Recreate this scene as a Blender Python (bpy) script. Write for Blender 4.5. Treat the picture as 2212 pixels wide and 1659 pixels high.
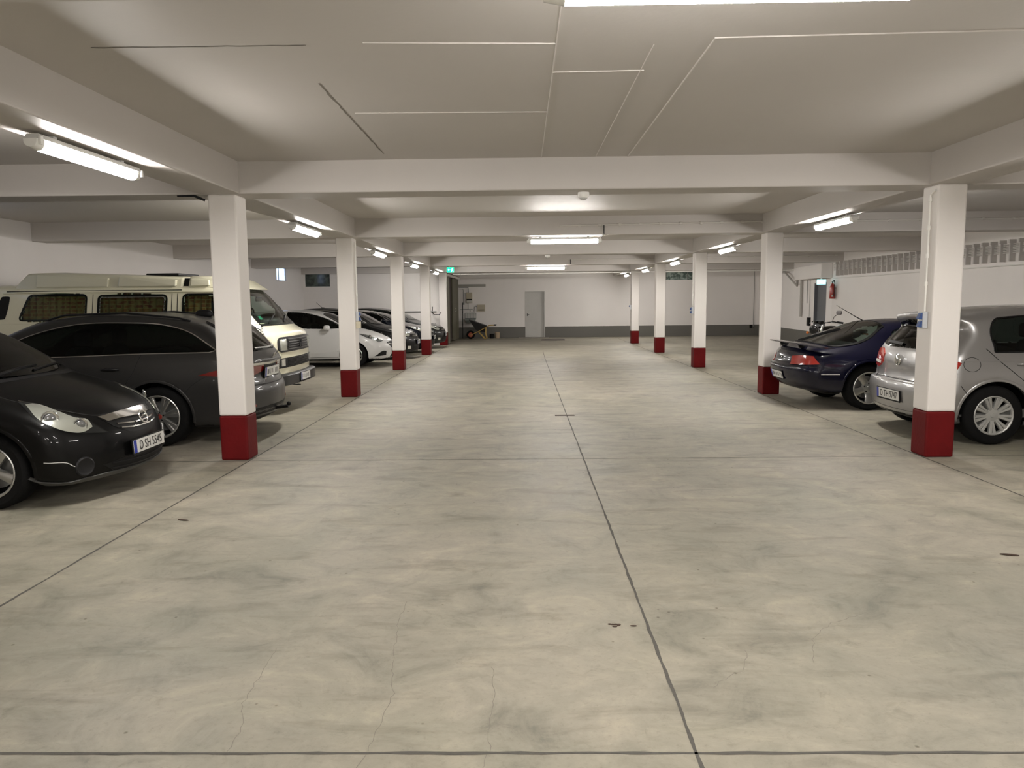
import bpy, bmesh, math, random
import numpy as np
from mathutils import Vector, Matrix
from mathutils.bvhtree import BVHTree
from mathutils.geometry import delaunay_2d_cdt
PI = math.pi
random.seed(7)
for o in list(bpy.data.objects): bpy.data.objects.remove(o)
scn = bpy.context.scene
col = scn.collection

# ------------------------------------------------------------------ camera
F_PX, YAW, PITCH, ROLL, CAM_H = 1602.0, 0.0159, -0.1108, -0.0105, 1.58
fw = Vector((-math.sin(YAW)*math.cos(PITCH), math.cos(YAW)*math.cos(PITCH), math.sin(PITCH)))
rt = Vector((math.cos(YAW), math.sin(YAW), 0)); up = rt.cross(fw)
rt2 = rt*math.cos(ROLL)+up*math.sin(ROLL); up2 = up*math.cos(ROLL)-rt*math.sin(ROLL)
cam = bpy.data.cameras.new('camera'); cam.sensor_width = 36.0; cam.lens = F_PX/2212*36.0
cam.clip_start = 0.05; cam.clip_end = 200
camo = bpy.data.objects.new('camera', cam); col.objects.link(camo)
mw = Matrix((( rt2.x, up2.x, -fw.x, 0), (rt2.y, up2.y, -fw.y, 0), (rt2.z, up2.z, -fw.z, CAM_H), (0,0,0,1)))
camo.matrix_world = mw
scn.camera = camo

# ------------------------------------------------------------------ world (evening sky seen through the small high windows)
w = bpy.data.worlds.new('world'); scn.world = w; w.use_nodes = True
w.node_tree.nodes['Background'].inputs[0].default_value = (0.60, 0.75, 1.0, 1)
w.node_tree.nodes['Background'].inputs[1].default_value = 1.6
scn.view_settings.view_transform = 'Standard'; scn.view_settings.look = 'None'
scn.view_settings.gamma = 1.0; scn.view_settings.use_curve_mapping = False
scn.view_settings.exposure = 0.8
LAMP_STRENGTH = 96.0
try:
    scn.cycles.max_bounces = 10; scn.cycles.diffuse_bounces = 6; scn.cycles.transparent_max_bounces = 16
    scn.cycles.use_light_tree = True; scn.cycles.sample_clamp_indirect = 4.0
except Exception: pass

# ------------------------------------------------------------------ materials
MATS = {}
def nt(name):
    m = bpy.data.materials.new(name); m.use_nodes = True
    return m, m.node_tree, m.node_tree.nodes['Principled BSDF']
def mat(name, c, rough=0.5, metal=0.0, coat=0.0, bump=0.0, bscale=40, spec=0.5, var=0.0, vscale=3.0, c2=None):
    if name in MATS: return MATS[name]
    m, t, b = nt(name)
    b.inputs['Base Color'].default_value = (*c, 1); b.inputs['Roughness'].default_value = rough
    b.inputs['Metallic'].default_value = metal
    b.inputs['Coat Weight'].default_value = coat; b.inputs['Coat Roughness'].default_value = 0.03
    b.inputs['Specular IOR Level'].default_value = spec
    tc = t.nodes.new('ShaderNodeTexCoord')
    if bump:
        n = t.nodes.new('ShaderNodeTexNoise'); n.inputs['Scale'].default_value = bscale; n.inputs['Detail'].default_value = 4
        bp = t.nodes.new('ShaderNodeBump'); bp.inputs['Strength'].default_value = bump; bp.inputs['Distance'].default_value = 0.01
        t.links.new(tc.outputs['Object'], n.inputs['Vector']); t.links.new(n.outputs['Fac'], bp.inputs['Height'])
        t.links.new(bp.outputs['Normal'], b.inputs['Normal'])
    if var:
        n = t.nodes.new('ShaderNodeTexNoise'); n.inputs['Scale'].default_value = vscale; n.inputs['Detail'].default_value = 6
        r = t.nodes.new('ShaderNodeMix'); r.data_type = 'RGBA'
        d = c2 or tuple(x*(1-var) for x in c)
        mr = t.nodes.new('ShaderNodeMapRange'); mr.inputs[1].default_value = .35; mr.inputs[2].default_value = .65
        t.links.new(tc.outputs['Object'], n.inputs['Vector']); t.links.new(n.outputs['Fac'], mr.inputs[0]); t.links.new(mr.outputs[0], r.inputs[0])
        r.inputs[6].default_value = (*c, 1); r.inputs[7].default_value = (*d, 1)
        t.links.new(r.outputs[2], b.inputs['Base Color'])
    MATS[name] = m
    return m
def emis(name, c, s):
    if name in MATS: return MATS[name]
    m, t, b = nt(name)
    b.inputs['Base Color'].default_value = (*c, 1)
    b.inputs['Emission Color'].default_value = (*c, 1); b.inputs['Emission Strength'].default_value = s
    MATS[name] = m
    return m
def glass(name, tint, refl_tint=(1,1,1), rough=0.02):
    if name in MATS: return MATS[name]
    m = bpy.data.materials.new(name); m.use_nodes = True; t = m.node_tree
    for n in list(t.nodes): t.nodes.remove(n)
    o = t.nodes.new('ShaderNodeOutputMaterial'); mx = t.nodes.new('ShaderNodeMixShader')
    tr = t.nodes.new('ShaderNodeBsdfTransparent'); tr.inputs[0].default_value = (*tint, 1)
    g = t.nodes.new('ShaderNodeBsdfGlossy'); g.inputs[0].default_value = (*refl_tint, 1); g.inputs['Roughness'].default_value = rough
    f = t.nodes.new('ShaderNodeFresnel'); f.inputs[0].default_value = 1.38
    ge = t.nodes.new('ShaderNodeNewGeometry'); ir = t.nodes.new('ShaderNodeMapRange'); ir.inputs[3].default_value = 1.38; ir.inputs[4].default_value = 1/1.38
    t.links.new(ge.outputs['Backfacing'], ir.inputs[0]); t.links.new(ir.outputs[0], f.inputs[0])
    n = t.nodes.new('ShaderNodeTexNoise'); n.inputs['Scale'].default_value = 1.2
    bp = t.nodes.new('ShaderNodeBump'); bp.inputs['Strength'].default_value = 0.02
    t.links.new(n.outputs['Fac'], bp.inputs['Height']); t.links.new(bp.outputs['Normal'], g.inputs['Normal'])
    t.links.new(f.outputs[0], mx.inputs[0]); t.links.new(tr.outputs[0], mx.inputs[1]); t.links.new(g.outputs[0], mx.inputs[2])
    t.links.new(mx.outputs[0], o.inputs[0])
    MATS[name] = m
    return m

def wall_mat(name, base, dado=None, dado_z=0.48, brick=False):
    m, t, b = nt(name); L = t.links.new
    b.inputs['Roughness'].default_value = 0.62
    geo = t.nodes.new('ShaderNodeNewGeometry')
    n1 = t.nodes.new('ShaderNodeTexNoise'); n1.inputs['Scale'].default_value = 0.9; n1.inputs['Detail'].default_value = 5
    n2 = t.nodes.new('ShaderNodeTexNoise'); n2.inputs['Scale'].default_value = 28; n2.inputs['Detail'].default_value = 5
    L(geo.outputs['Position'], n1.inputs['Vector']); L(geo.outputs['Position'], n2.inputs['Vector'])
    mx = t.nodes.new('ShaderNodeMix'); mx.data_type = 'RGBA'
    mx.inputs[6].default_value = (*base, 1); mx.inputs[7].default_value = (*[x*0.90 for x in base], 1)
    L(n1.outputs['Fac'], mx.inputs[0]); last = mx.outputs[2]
    if dado:
        sp = t.nodes.new('ShaderNodeSeparateXYZ'); L(geo.outputs['Position'], sp.inputs[0])
        ad = t.nodes.new('ShaderNodeMath'); ad.operation = 'MULTIPLY_ADD'; ad.inputs[1].default_value = 0.012; L(n2.outputs['Fac'], ad.inputs[0]); L(sp.outputs[2], ad.inputs[2])
        lt = t.nodes.new('ShaderNodeMath'); lt.operation = 'LESS_THAN'; lt.inputs[1].default_value = dado_z; L(ad.outputs[0], lt.inputs[0])
        m2 = t.nodes.new('ShaderNodeMix'); m2.data_type = 'RGBA'; L(lt.outputs[0], m2.inputs[0]); L(last, m2.inputs[6]); m2.inputs[7].default_value = (*dado, 1)
        last = m2.outputs[2]
    L(last, b.inputs['Base Color'])
    bp = t.nodes.new('ShaderNodeBump'); bp.inputs['Strength'].default_value = 0.25; bp.inputs['Distance'].default_value = 0.004
    h = n2.outputs['Fac']
    if brick:
        mp = t.nodes.new('ShaderNodeMapping'); mp.inputs['Rotation'].default_value = (PI/2, 0, 0); L(geo.outputs['Position'], mp.inputs[0])
        br = t.nodes.new('ShaderNodeTexBrick'); br.inputs['Scale'].default_value = 1.0; br.inputs['Brick Width'].default_value = 0.5; br.inputs['Row Height'].default_value = 0.25
        br.inputs['Mortar Size'].default_value = 0.008; br.inputs['Color1'].default_value = (1,1,1,1); br.inputs['Color2'].default_value = (1,1,1,1); br.inputs['Mortar'].default_value = (0,0,0,1)
        L(mp.outputs[0], br.inputs['Vector'])
        a2 = t.nodes.new('ShaderNodeMath'); a2.operation = 'MULTIPLY_ADD'; a2.inputs[1].default_value = 0.3; L(n2.outputs['Fac'], a2.inputs[0]); L(br.outputs['Color'], a2.inputs[2]); h = a2.outputs[0]
    L(h, bp.inputs['Height']); L(bp.outputs['Normal'], b.inputs['Normal'])
    MATS[name] = m
    return m
WHITE = (0.80, 0.765, 0.735)
M_wall = wall_mat('white_wall_paint', WHITE); M_wall_dim = wall_mat('dimmed_wall_paint', (0.66, 0.63, 0.61))  # second white is darkened: the left wall's weaker light put into its colour
M_walld = wall_mat('white_wall_with_grey_dado', (.86, .825, .80), (0.135, 0.13, 0.115))
M_brick = wall_mat('white_blockwork', WHITE, brick=True)
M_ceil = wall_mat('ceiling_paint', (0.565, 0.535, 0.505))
M_col = wall_mat('column_paint', (0.82, 0.785, 0.75))
M_red = mat('red_column_paint', (0.125, 0.005, 0.006), 0.6, spec=.15, bump=0.2, bscale=30, var=.15, vscale=6)

def floor_mat():
    m, t, b = nt('concrete_floor'); L = t.links.new
    geo = t.nodes.new('ShaderNodeNewGeometry')
    def noise(scale, det=6, rough=.6, dist=0.0, sx=1, sy=1):
        mp = t.nodes.new('ShaderNodeMapping'); mp.inputs['Scale'].default_value = (sx, sy, 1); L(geo.outputs['Position'], mp.inputs[0])
        n = t.nodes.new('ShaderNodeTexNoise'); n.inputs['Scale'].default_value = scale; n.inputs['Detail'].default_value = det
        n.inputs['Roughness'].default_value = rough; n.inputs['Distortion'].default_value = dist; L(mp.outputs[0], n.inputs['Vector']); return n.outputs['Fac']
    def ramp(f, stops):
        r = t.nodes.new('ShaderNodeValToRGB'); e = r.color_ramp.elements
        while len(e) < len(stops): e.new(0.5)
        for i, (p, c) in enumerate(stops): e[i].position = p; e[i].color = (*c, 1)
        L(f, r.inputs[0]); return r.outputs[0]
    def mul(a, bb, fac=1.0):
        x = t.nodes.new('ShaderNodeMix'); x.data_type = 'RGBA'; x.blend_type = 'MULTIPLY'; x.inputs[0].default_value = fac
        L(a, x.inputs[6]); L(bb, x.inputs[7]); return x.outputs[2]
    big = noise(0.45, 5, .55, .6)
    c0 = ramp(big, [(.30, (.258,.242,.190)), (.5, (.305,.280,.224)), (.68, (.335,.303,.250))])
    med = noise(2.2, 9, .68, .9, 1.0, 1.0)
    c1 = ramp(med, [(.30, (.60,.615,.60)), (.43, (.88,.89,.88)), (.56, (1.03,1.03,1.02)), (.70, (1.26,1.24,1.20))])
    streak = noise(3.0, 7, .65, .5, .45, 1.5)
    c2 = ramp(streak, [(.33, (.72,.72,.71)), (.47, (.98,.98,.98)), (.60, (1,1,1)), (.71, (1.17,1.16,1.13))])
    mid = noise(7.5, 8, .72, 1.2, .8, 1.0)
    c2b = ramp(mid, [(.30, (.74,.745,.74)), (.42, (.95,.95,.945)), (.60, (1.0,1.0,1.0)), (.72, (1.10,1.09,1.07))])
    fine = noise(34, 8, .8)
    c3 = ramp(fine, [(.3, (.76,.76,.76)), (.46, (1,1,1)), (.56, (1,1,1)), (.72, (1.10,1.10,1.09))])
    vo = t.nodes.new('ShaderNodeTexVoronoi'); vo.inputs['Scale'].default_value = 7.5; L(geo.outputs['Position'], vo.inputs['Vector'])
    c4 = ramp(vo.outputs['Distance'], [(.0, (.30,.27,.23)), (.045, (.55,.52,.47)), (.075, (1,1,1))])
    msk = noise(3.1, 2); c4m = ramp(msk, [(.50, (1,1,1)), (.53, (0,0,0))])
    x = t.nodes.new('ShaderNodeMix'); x.data_type = 'RGBA'; L(c4m, x.inputs[0]); L(c4, x.inputs[6]); x.inputs[7].default_value = (1,1,1,1)
    out = mul(mul(mul(mul(mul(c0, c1), c2), c2b), c3), x.outputs[2])
    L(out, b.inputs['Base Color'])
    rr = t.nodes.new('ShaderNodeMapRange'); rr.inputs[3].default_value = 0.42; rr.inputs[4].default_value = 0.70; L(med, rr.inputs[0]); L(rr.outputs[0], b.inputs['Roughness'])
    bp = t.nodes.new('ShaderNodeBump'); bp.inputs['Strength'].default_value = .25; bp.inputs['Distance'].default_value = .003; L(fine, bp.inputs['Height']); L(bp.outputs['Normal'], b.inputs['Normal'])
    MATS['floor'] = m
    return m
M_floor = floor_mat()
M_joint = mat('joint_filler', (0.075, 0.07, 0.06), 0.8, bump=.4, bscale=60)
M_crack = mat('hairline_crack', (0.20, 0.18, 0.155), 0.9)
M_plastic = mat('grey_plastic', (0.55, 0.55, 0.53), 0.4)
M_lamph = mat('lamp_housing_plastic', (0.62, 0.62, 0.60), 0.45)
M_tube = emis('lamp_diffuser', (1.0, 0.955, 0.905), LAMP_STRENGTH)
M_capm = mat('clear_end_cap', (0.85, 0.85, 0.82), 0.15, coat=.5)
M_black = mat('black_plastic', (0.006, 0.006, 0.006), 0.5, spec=.2)
M_dark = mat('dark_trim', (0.011, 0.011, 0.012), 0.4, spec=.25)
M_chrome = mat('chrome', (0.75, 0.75, 0.74), 0.12, 1.0)
M_steel = mat('galvanised_steel', (0.45, 0.45, 0.44), 0.4, 0.8)
M_tyre = mat('tyre_rubber', (0.006, 0.006, 0.006), 0.8, bump=.3, bscale=80, spec=.15)
M_alloy = mat('alloy_silver', (0.50, 0.50, 0.48), 0.3, 0.85)
M_alloyd = mat('alloy_grey', (0.34, 0.34, 0.32), 0.32, 0.85)
M_seat = mat('seat_fabric', (0.03, 0.03, 0.032), 0.9)
M_redglass = mat('red_lens', (0.16, 0.008, 0.006), 0.12, coat=1)
M_orange = mat('orange_lens', (0.55, 0.16, 0.03), 0.15, coat=1)
M_plate = mat('plate_white', (0.66, 0.66, 0.63), 0.35)
M_platetext = mat('plate_black', (0.01, 0.01, 0.01), 0.5)
M_blue = mat('plate_blue', (0.01, 0.03, 0.30), 0.4)
M_lens = glass('clear_lens', (0.86, 0.88, 0.86))
M_gdark = glass('tinted_glass', (0.10, 0.13, 0.12))
M_gmid = glass('green_tinted_glass', (0.42, 0.50, 0.46))
M_gclear = glass('clear_car_glass', (0.62, 0.70, 0.66))
M_refl = mat('lamp_reflector', (0.80, 0.79, 0.74), 0.22, 0.75)

# ------------------------------------------------------------------ mesh helpers
class MB:
    def __init__(s): s.v = []; s.f = []; s.m = []
    def add(s, vs, fs, mi=0):
        k = len(s.v); s.v += [tuple(v) for v in vs]; s.f += [tuple(i+k for i in f) for f in fs]; s.m += [mi]*len(fs); return s
    def box(s, a, b, mi=0):
        (x0,y0,z0), (x1,y1,z1) = a, b
        vs = [(x0,y0,z0),(x1,y0,z0),(x1,y1,z0),(x0,y1,z0),(x0,y0,z1),(x1,y0,z1),(x1,y1,z1),(x0,y1,z1)]
        return s.add(vs, [(0,3,2,1),(4,5,6,7),(0,1,5,4),(1,2,6,5),(2,3,7,6),(3,0,4,7)], mi)
    def prism(s, base, top, mi=0):
        n = len(base)
        return s.add(list(base)+list(top), [tuple(range(n))[::-1], tuple(range(n, 2*n))] + [(i, (i+1)%n, n+(i+1)%n, n+i) for i in range(n)], mi)
    def tube(s, pts, r, n=8, mi=0, caps=True):
        pts = [Vector(p) for p in pts]; rs = r if isinstance(r, (list, tuple)) else [r]*len(pts)
        rings = []; prev = None
        for i, p in enumerate(pts):
            d = (pts[min(i+1, len(pts)-1)] - pts[max(i-1, 0)]).normalized()
            if prev is None:
                a = Vector((0,0,1)) if abs(d.z) < .9 else Vector((1,0,0)); u = d.cross(a).normalized()
            else:
                u = (prev - d*prev.dot(d)).normalized()
            prev = u; v = d.cross(u)
            rings.append([p + (u*math.cos(2*PI*k/n) + v*math.sin(2*PI*k/n))*rs[i] for k in range(n)])
        vs = [q for r_ in rings for q in r_]; fs = []
        for i in range(len(pts)-1):
            for k in range(n):
                a = i*n+k; b = i*n+(k+1)%n; fs.append((a, b, b+n, a+n))
        if caps: fs.append(tuple(range(n))[::-1]); fs.append(tuple((len(pts)-1)*n+k for k in range(n)))
        return s.add(vs, fs, mi)
    def lathe(s, prof, c, axis='y', n=48, mi=0, sgn=1):
        # prof: list of (radius, offset along axis)
        vs = []; fs = []
        for (r, o) in prof:
            for k in range(n):
                a = 2*PI*k/n; ca, sa = math.cos(a)*r, math.sin(a)*r
                if axis == 'y': vs.append((c[0]+ca, c[1]+o*sgn, c[2]+sa))
                elif axis == 'z': vs.append((c[0]+ca, c[1]+sa, c[2]+o*sgn))
                else: vs.append((c[0]+o*sgn, c[1]+ca, c[2]+sa))
        for i in range(len(prof)-1):
            for k in range(n):
                a = i*n+k; b = i*n+(k+1)%n; fs.append((a, b, b+n, a+n))
        return s.add(vs, fs, mi)
    def blob(s, c, r, e=0.5, n=16, mi=0, rot=None):
        vs = []; fs = []; sg = lambda x, p: math.copysign(abs(x)**p, x)
        m = n//2
        for i in range(m+1):
            th = -PI/2 + PI*i/m
            for k in range(n):
                ph = 2*PI*k/n
                q = Vector((r[0]*sg(math.cos(th), e)*sg(math.cos(ph), e), r[1]*sg(math.cos(th), e)*sg(math.sin(ph), e), r[2]*sg(math.sin(th), e)))
                if rot: q = rot @ q
                vs.append((c[0]+q.x, c[1]+q.y, c[2]+q.z))
        for i in range(m):
            for k in range(n):
                a = i*n+k; b = i*n+(k+1)%n; fs.append((a, b, b+n, a+n))
        return s.add(vs, fs, mi)
    def build(s, name, mats, parent=None, smooth=False, bevel=0, loc=None):
        me = bpy.data.meshes.new(name); me.from_pydata(s.v, [], s.f); me.validate()
        if not isinstance(mats, (list, tuple)): mats = [mats]
        for x in mats: me.materials.append(x)
        if len(mats) > 1 and len(me.polygons) == len(s.m): me.polygons.foreach_set('material_index', s.m)
        if smooth: me.polygons.foreach_set('use_smooth', [True]*len(me.polygons))
        me.update()
        o = bpy.data.objects.new(name, me); col.objects.link(o)
        bm = bmesh.new(); bm.from_mesh(me); bmesh.ops.remove_doubles(bm, verts=bm.verts, dist=1e-6); bmesh.ops.recalc_face_normals(bm, faces=bm.faces); bm.to_mesh(me); bm.free()
        if smooth: 
            try: me.set_sharp_from_angle(angle=math.radians(38))
            except Exception: pass
        if parent: o.parent = parent
        if loc: o.location = loc
        if bevel:
            b = o.modifiers.new('bevel', 'BEVEL'); b.width = bevel; b.segments = 2; b.limit_method = 'ANGLE'
        return o
def tag(o, label, cat, group=None):
    o['label'] = label; o['category'] = cat
    if group: o['group'] = group
    return o
def empty(name, loc, label, cat, group=None, rz=0):
    o = bpy.data.objects.new(name, None); col.objects.link(o); o.location = loc; o.rotation_euler = (0,0,rz); o.empty_display_size = .2
    return tag(o, label, cat, group)
def struct(name, mb, m, **k):
    o = mb.build(name, m, **k); o['kind'] = 'structure'; return o
def text(s, name, size, m, parent, loc, rot, extrude=0.001, sx=1.0, align='CENTER'):
    c = bpy.data.curves.new(name, 'FONT'); c.body = s; c.size = size; c.extrude = extrude; c.align_x = align; c.align_y = 'CENTER'
    c.materials.append(m); o = bpy.data.objects.new(name, c); col.objects.link(o)
    o.location = loc; o.rotation_euler = rot; o.scale = (sx, 1, 1)
    dg = bpy.context.evaluated_depsgraph_get(); me = bpy.data.meshes.new_from_object(o.evaluated_get(dg)); me.name = name
    o2 = bpy.data.objects.new(name, me); col.objects.link(o2); o2.location = loc; o2.rotation_euler = rot; o2.scale = (sx, 1, 1)
    bpy.data.objects.remove(o); o2.name = name
    if parent: o2.parent = parent
    return o2
# ================================================================== the garage
XL, XR, YB, YN, ZC, ZB = -8.12, 9.5, 32.55, -9.0, 2.955, 2.65
CXL, CXR = -3.09, 3.97          # left edge of the columns in each row
CW = 0.28
LY = [7.39 + 5.0*i for i in range(5)]
RY = [7.29 + 5.02*i for i in range(5)]
BY = [7.34 + 5.0*i for i in range(-3, 5)]
BW = 0.40

fl = struct('floor', MB().box((-9.0, -9.6, -0.3), (11.2, 33.2, 0)), M_floor)
def ribbon_flat(pts, wd, z=0.0012, jag=0.0, step=0.25):
    mb = MB(); P = [Vector((p[0], p[1], 0)) for p in pts]; Q = [P[0]]
    for a, b in zip(P, P[1:]):
        n = max(1, int((b-a).length/step)); Q += [a.lerp(b, (i+1)/n) for i in range(n)]
    vs = []
    for i, p in enumerate(Q):
        d = (Q[min(i+1, len(Q)-1)] - Q[max(i-1, 0)]).normalized(); nrm = Vector((-d.y, d.x, 0))
        j = random.uniform(-jag, jag); ww = wd*(1+random.uniform(-.35, .35)*(1 if jag else 0))
        vs += [p+nrm*(j+ww/2)+Vector((0,0,z)), p+nrm*(j-ww/2)+Vector((0,0,z))]
    mb.add(vs, [(2*i, 2*i+1, 2*i+3, 2*i+2) for i in range(len(Q)-1)]); return mb
for nm, pts, wd in [('floor_joint', [(0.595, -9), (0.595, 20.5), (0.62, 23.4)], 0.013), ('floor_joint', [(-8.1, 2.45), (9.5, 2.45)], 0.014),
                    ('floor_joint', [(-8.1, 7.345), (9.5, 7.345)], 0.010),
                    ('floor_joint', [(-2.79, -9), (-2.79, 27.7)], 0.016), ('floor_joint', [(3.96, -9), (3.96, 32)], 0.016)]:
    ribbon_flat(pts, wd, jag=0.0025, step=.08).build(nm, M_joint, fl)
for pts in [[(-.565,2.46),(-.555,2.65),(-.54,2.85),(-.58,3.04),(-.605,3.25),(-.64,3.55),(-.63,3.78)], [(-.13,2.46),(-.14,2.64),(-.13,2.88),(-.15,3.07)],
            [(.76,2.89),(.85,2.98),(.92,3.03),(.98,3.15),(.99,3.22)], [(-1.07,2.46),(-1.06,2.58),(-1.13,2.78),(-1.14,3.0),(-1.15,3.25)],
            [(1.25,3.1),(1.35,3.35),(1.5,3.5),(1.72,3.62)], [(-.2,2.0),(-.14,2.44)], [(-.62,2.1),(-.57,2.44)]]:
    ribbon_flat(pts, 0.0024, z=0.0009, jag=0.007, step=.03).build('floor_crack', M_crack, fl)

# ceiling slab, beams
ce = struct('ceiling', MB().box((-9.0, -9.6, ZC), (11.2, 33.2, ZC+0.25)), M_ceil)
M_ridge = mat('formwork_ridge', (0.66, 0.63, 0.595), .6)
for pts, wd in [([(.19,3.2),(.19,7.34)], .007), ([(-.84,4.1),(.19,4.16)], .010), ([(.19,4.66),(.74,4.65)], .010), ([(1.03,4.11),(1.02,7.34)], .012), ([(1.03,4.11),(3.3,4.05)], .012),
            ([(-1.21,5.56),(.19,5.60)], .008), ([(.72,4.2),(.71,7.3)], .006)]:
    a, b = pts; d = Vector((b[0]-a[0], b[1]-a[1], 0)).normalized(); n = Vector((-d.y, d.x, 0))*wd/2; A = Vector((*a, ZC)); B = Vector((*b, ZC)); dz = Vector((0,0,-0.006))
    MB().prism([A+n, A-n, B-n, B+n], [A+n*.5+dz, A-n*.5+dz, B-n*.5+dz, B+n*.5+dz]).build('formwork_ridge', M_ridge, ce)
for pts in ([(-1.27,4.82),(-1.28,7.05)], [(-2.3,4.115),(-1.15,4.13)]):
    a, b = pts; mb = ribbon_flat(pts, .012, z=ZC-0.0015, jag=.004, step=.06); mb.f = [f[::-1] for f in mb.f]; mb.build('ceiling_crack', M_crack, ce)

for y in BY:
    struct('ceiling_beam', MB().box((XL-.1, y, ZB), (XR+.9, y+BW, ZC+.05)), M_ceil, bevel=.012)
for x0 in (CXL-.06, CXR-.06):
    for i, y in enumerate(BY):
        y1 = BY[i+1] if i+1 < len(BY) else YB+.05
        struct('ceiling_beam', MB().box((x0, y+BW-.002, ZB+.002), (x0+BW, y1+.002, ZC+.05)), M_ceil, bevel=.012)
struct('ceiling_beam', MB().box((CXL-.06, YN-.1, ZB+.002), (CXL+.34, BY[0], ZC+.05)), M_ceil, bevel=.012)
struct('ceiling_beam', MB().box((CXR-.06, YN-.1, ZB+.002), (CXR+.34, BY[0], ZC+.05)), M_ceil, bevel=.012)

# walls
T = 0.3
lw = MB()
def wall_y(mb, xa, xb, y0, y1, z0, z1, holes):   # wall in the y-z plane with rectangular openings (y0,y1,z0,z1)
    ys = sorted({y0, y1, *[h[0] for h in holes], *[h[1] for h in holes]})
    for a, b in zip(ys, ys[1:]):
        hs = [h for h in holes if h[0] <= a and h[1] >= b]
        if not hs: mb.box((xa, a, z0), (xb, b, z1))
        else:
            h = hs[0]; 
            if h[2] > z0: mb.box((xa, a, z0), (xb, b, h[2]))
            if h[3] < z1: mb.box((xa, a, h[3]), (xb, b, z1))
LW = [(24.59, 25.60, 2.36, 2.78), (9.0, 10.1, 2.36, 2.78)]
wall_y(lw, XL-.06, XL, YN-T, YB+T, 0, ZC, LW); struct('wall_left', lw, M_wall_dim)
rw = MB(); wall_y(rw, XR, XR+T, YN-T, 23.1, 0, ZC, []); struct('wall_right', rw, M_wall)
# right wall beyond the extinguisher runs slightly outwards to the far corner
A = Vector((XR, 23.1, 0)); B = Vector((10.26, YB+.1, 0)); dd = (B-A).normalized(); nn = Vector((dd.y, -dd.x, 0))
def wr(t0, t1, z0, z1, d0=0.0, d1=T):
    p = [A+dd*t0+nn*d0, A+dd*t1+nn*d0, A+dd*t1+nn*d1, A+dd*t0+nn*d1]
    return [q+Vector((0,0,z0)) for q in p], [q+Vector((0,0,z1)) for q in p]
m = MB(); Lr = (B-A).length
m.prism(*wr(0, .55, 0, ZC)); m.prism(*wr(.55, 1.75, 2.08, ZC)); m.prism(*wr(1.75, Lr+.2, 0, ZC)); m.prism(*wr(.4, 1.9, 0, 2.2, .14, T+.05))
struct('wall_right_far', m, M_walld)
M_door = mat('grey_door_paint', (0.13, 0.135, 0.15), .45)
d2 = struct('door_2', MB().prism(*wr(.57, 1.73, 0.01, 2.07, .08, .13)), M_door, bevel=.003)
MB().prism(*wr(.55, .60, 0, 2.08, -.01, .09)).prism(*wr(1.70, 1.75, 0, 2.08, -.01, .09)).prism(*wr(.60, 1.70, 2.04, 2.08, -.01, .09)).build('door_frame', M_door, d2)
# back wall with service door and window
bw = MB(); DX0, DX1, DZ = .09, .95, 2.01; WX = (6.2, 7.42, 2.44, 2.80)
bw.box((-2.9, YB, 0), (DX0, YB+T, ZC)).box((DX0, YB, DZ), (DX1, YB+T, ZC)).box((DX1, YB, 0), (WX[0], YB+T, ZC)).box((WX[0], YB, 0), (WX[1], YB+T, WX[2])).box((WX[0], YB, WX[3]), (WX[1], YB+T, ZC)).box((WX[1], YB, 0), (10.6, YB+T, ZC)).box((DX0-.1, YB+.16, 0), (DX1+.1, YB+T+.05, DZ+.1))
struct('wall_back', bw, M_walld)
M_door1 = mat('light_grey_steel_door', (0.50, 0.49, 0.465), .4, var=.05)
d1 = struct('door_1', MB().box((DX0+.03, YB+.09, .01), (DX1-.03, YB+.14, DZ-.03)), M_door1, bevel=.004)
MB().box((DX0, YB-.012, 0), (DX0+.035, YB+.12, DZ)).box((DX1-.035, YB-.012, 0), (DX1, YB+.12, DZ)).box((DX0+.035, YB-.012, DZ-.035), (DX1-.035, YB+.12, DZ)).build('door_frame', M_door1, d1)
MB().tube([(DX0+.10, YB+.09, 1.0), (DX0+.10, YB+.04, 1.0), (DX0+.18, YB+.04, 1.0)], .009).box((DX0+.085, YB+.085, .94), (DX0+.115, YB+.092, 1.05)).build('door_handle', M_dark, d1)
MB().box((DX0-.3, YB-.9, 0), (DX1+.15, YB, .02)).build('door_threshold', mat('step_concrete', (.34,.31,.27), .7, var=.2), d1)
struct('wall_front', MB().box((XL-T, YN-T, 0), (XR+T, YN, ZC)), M_wall)
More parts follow.
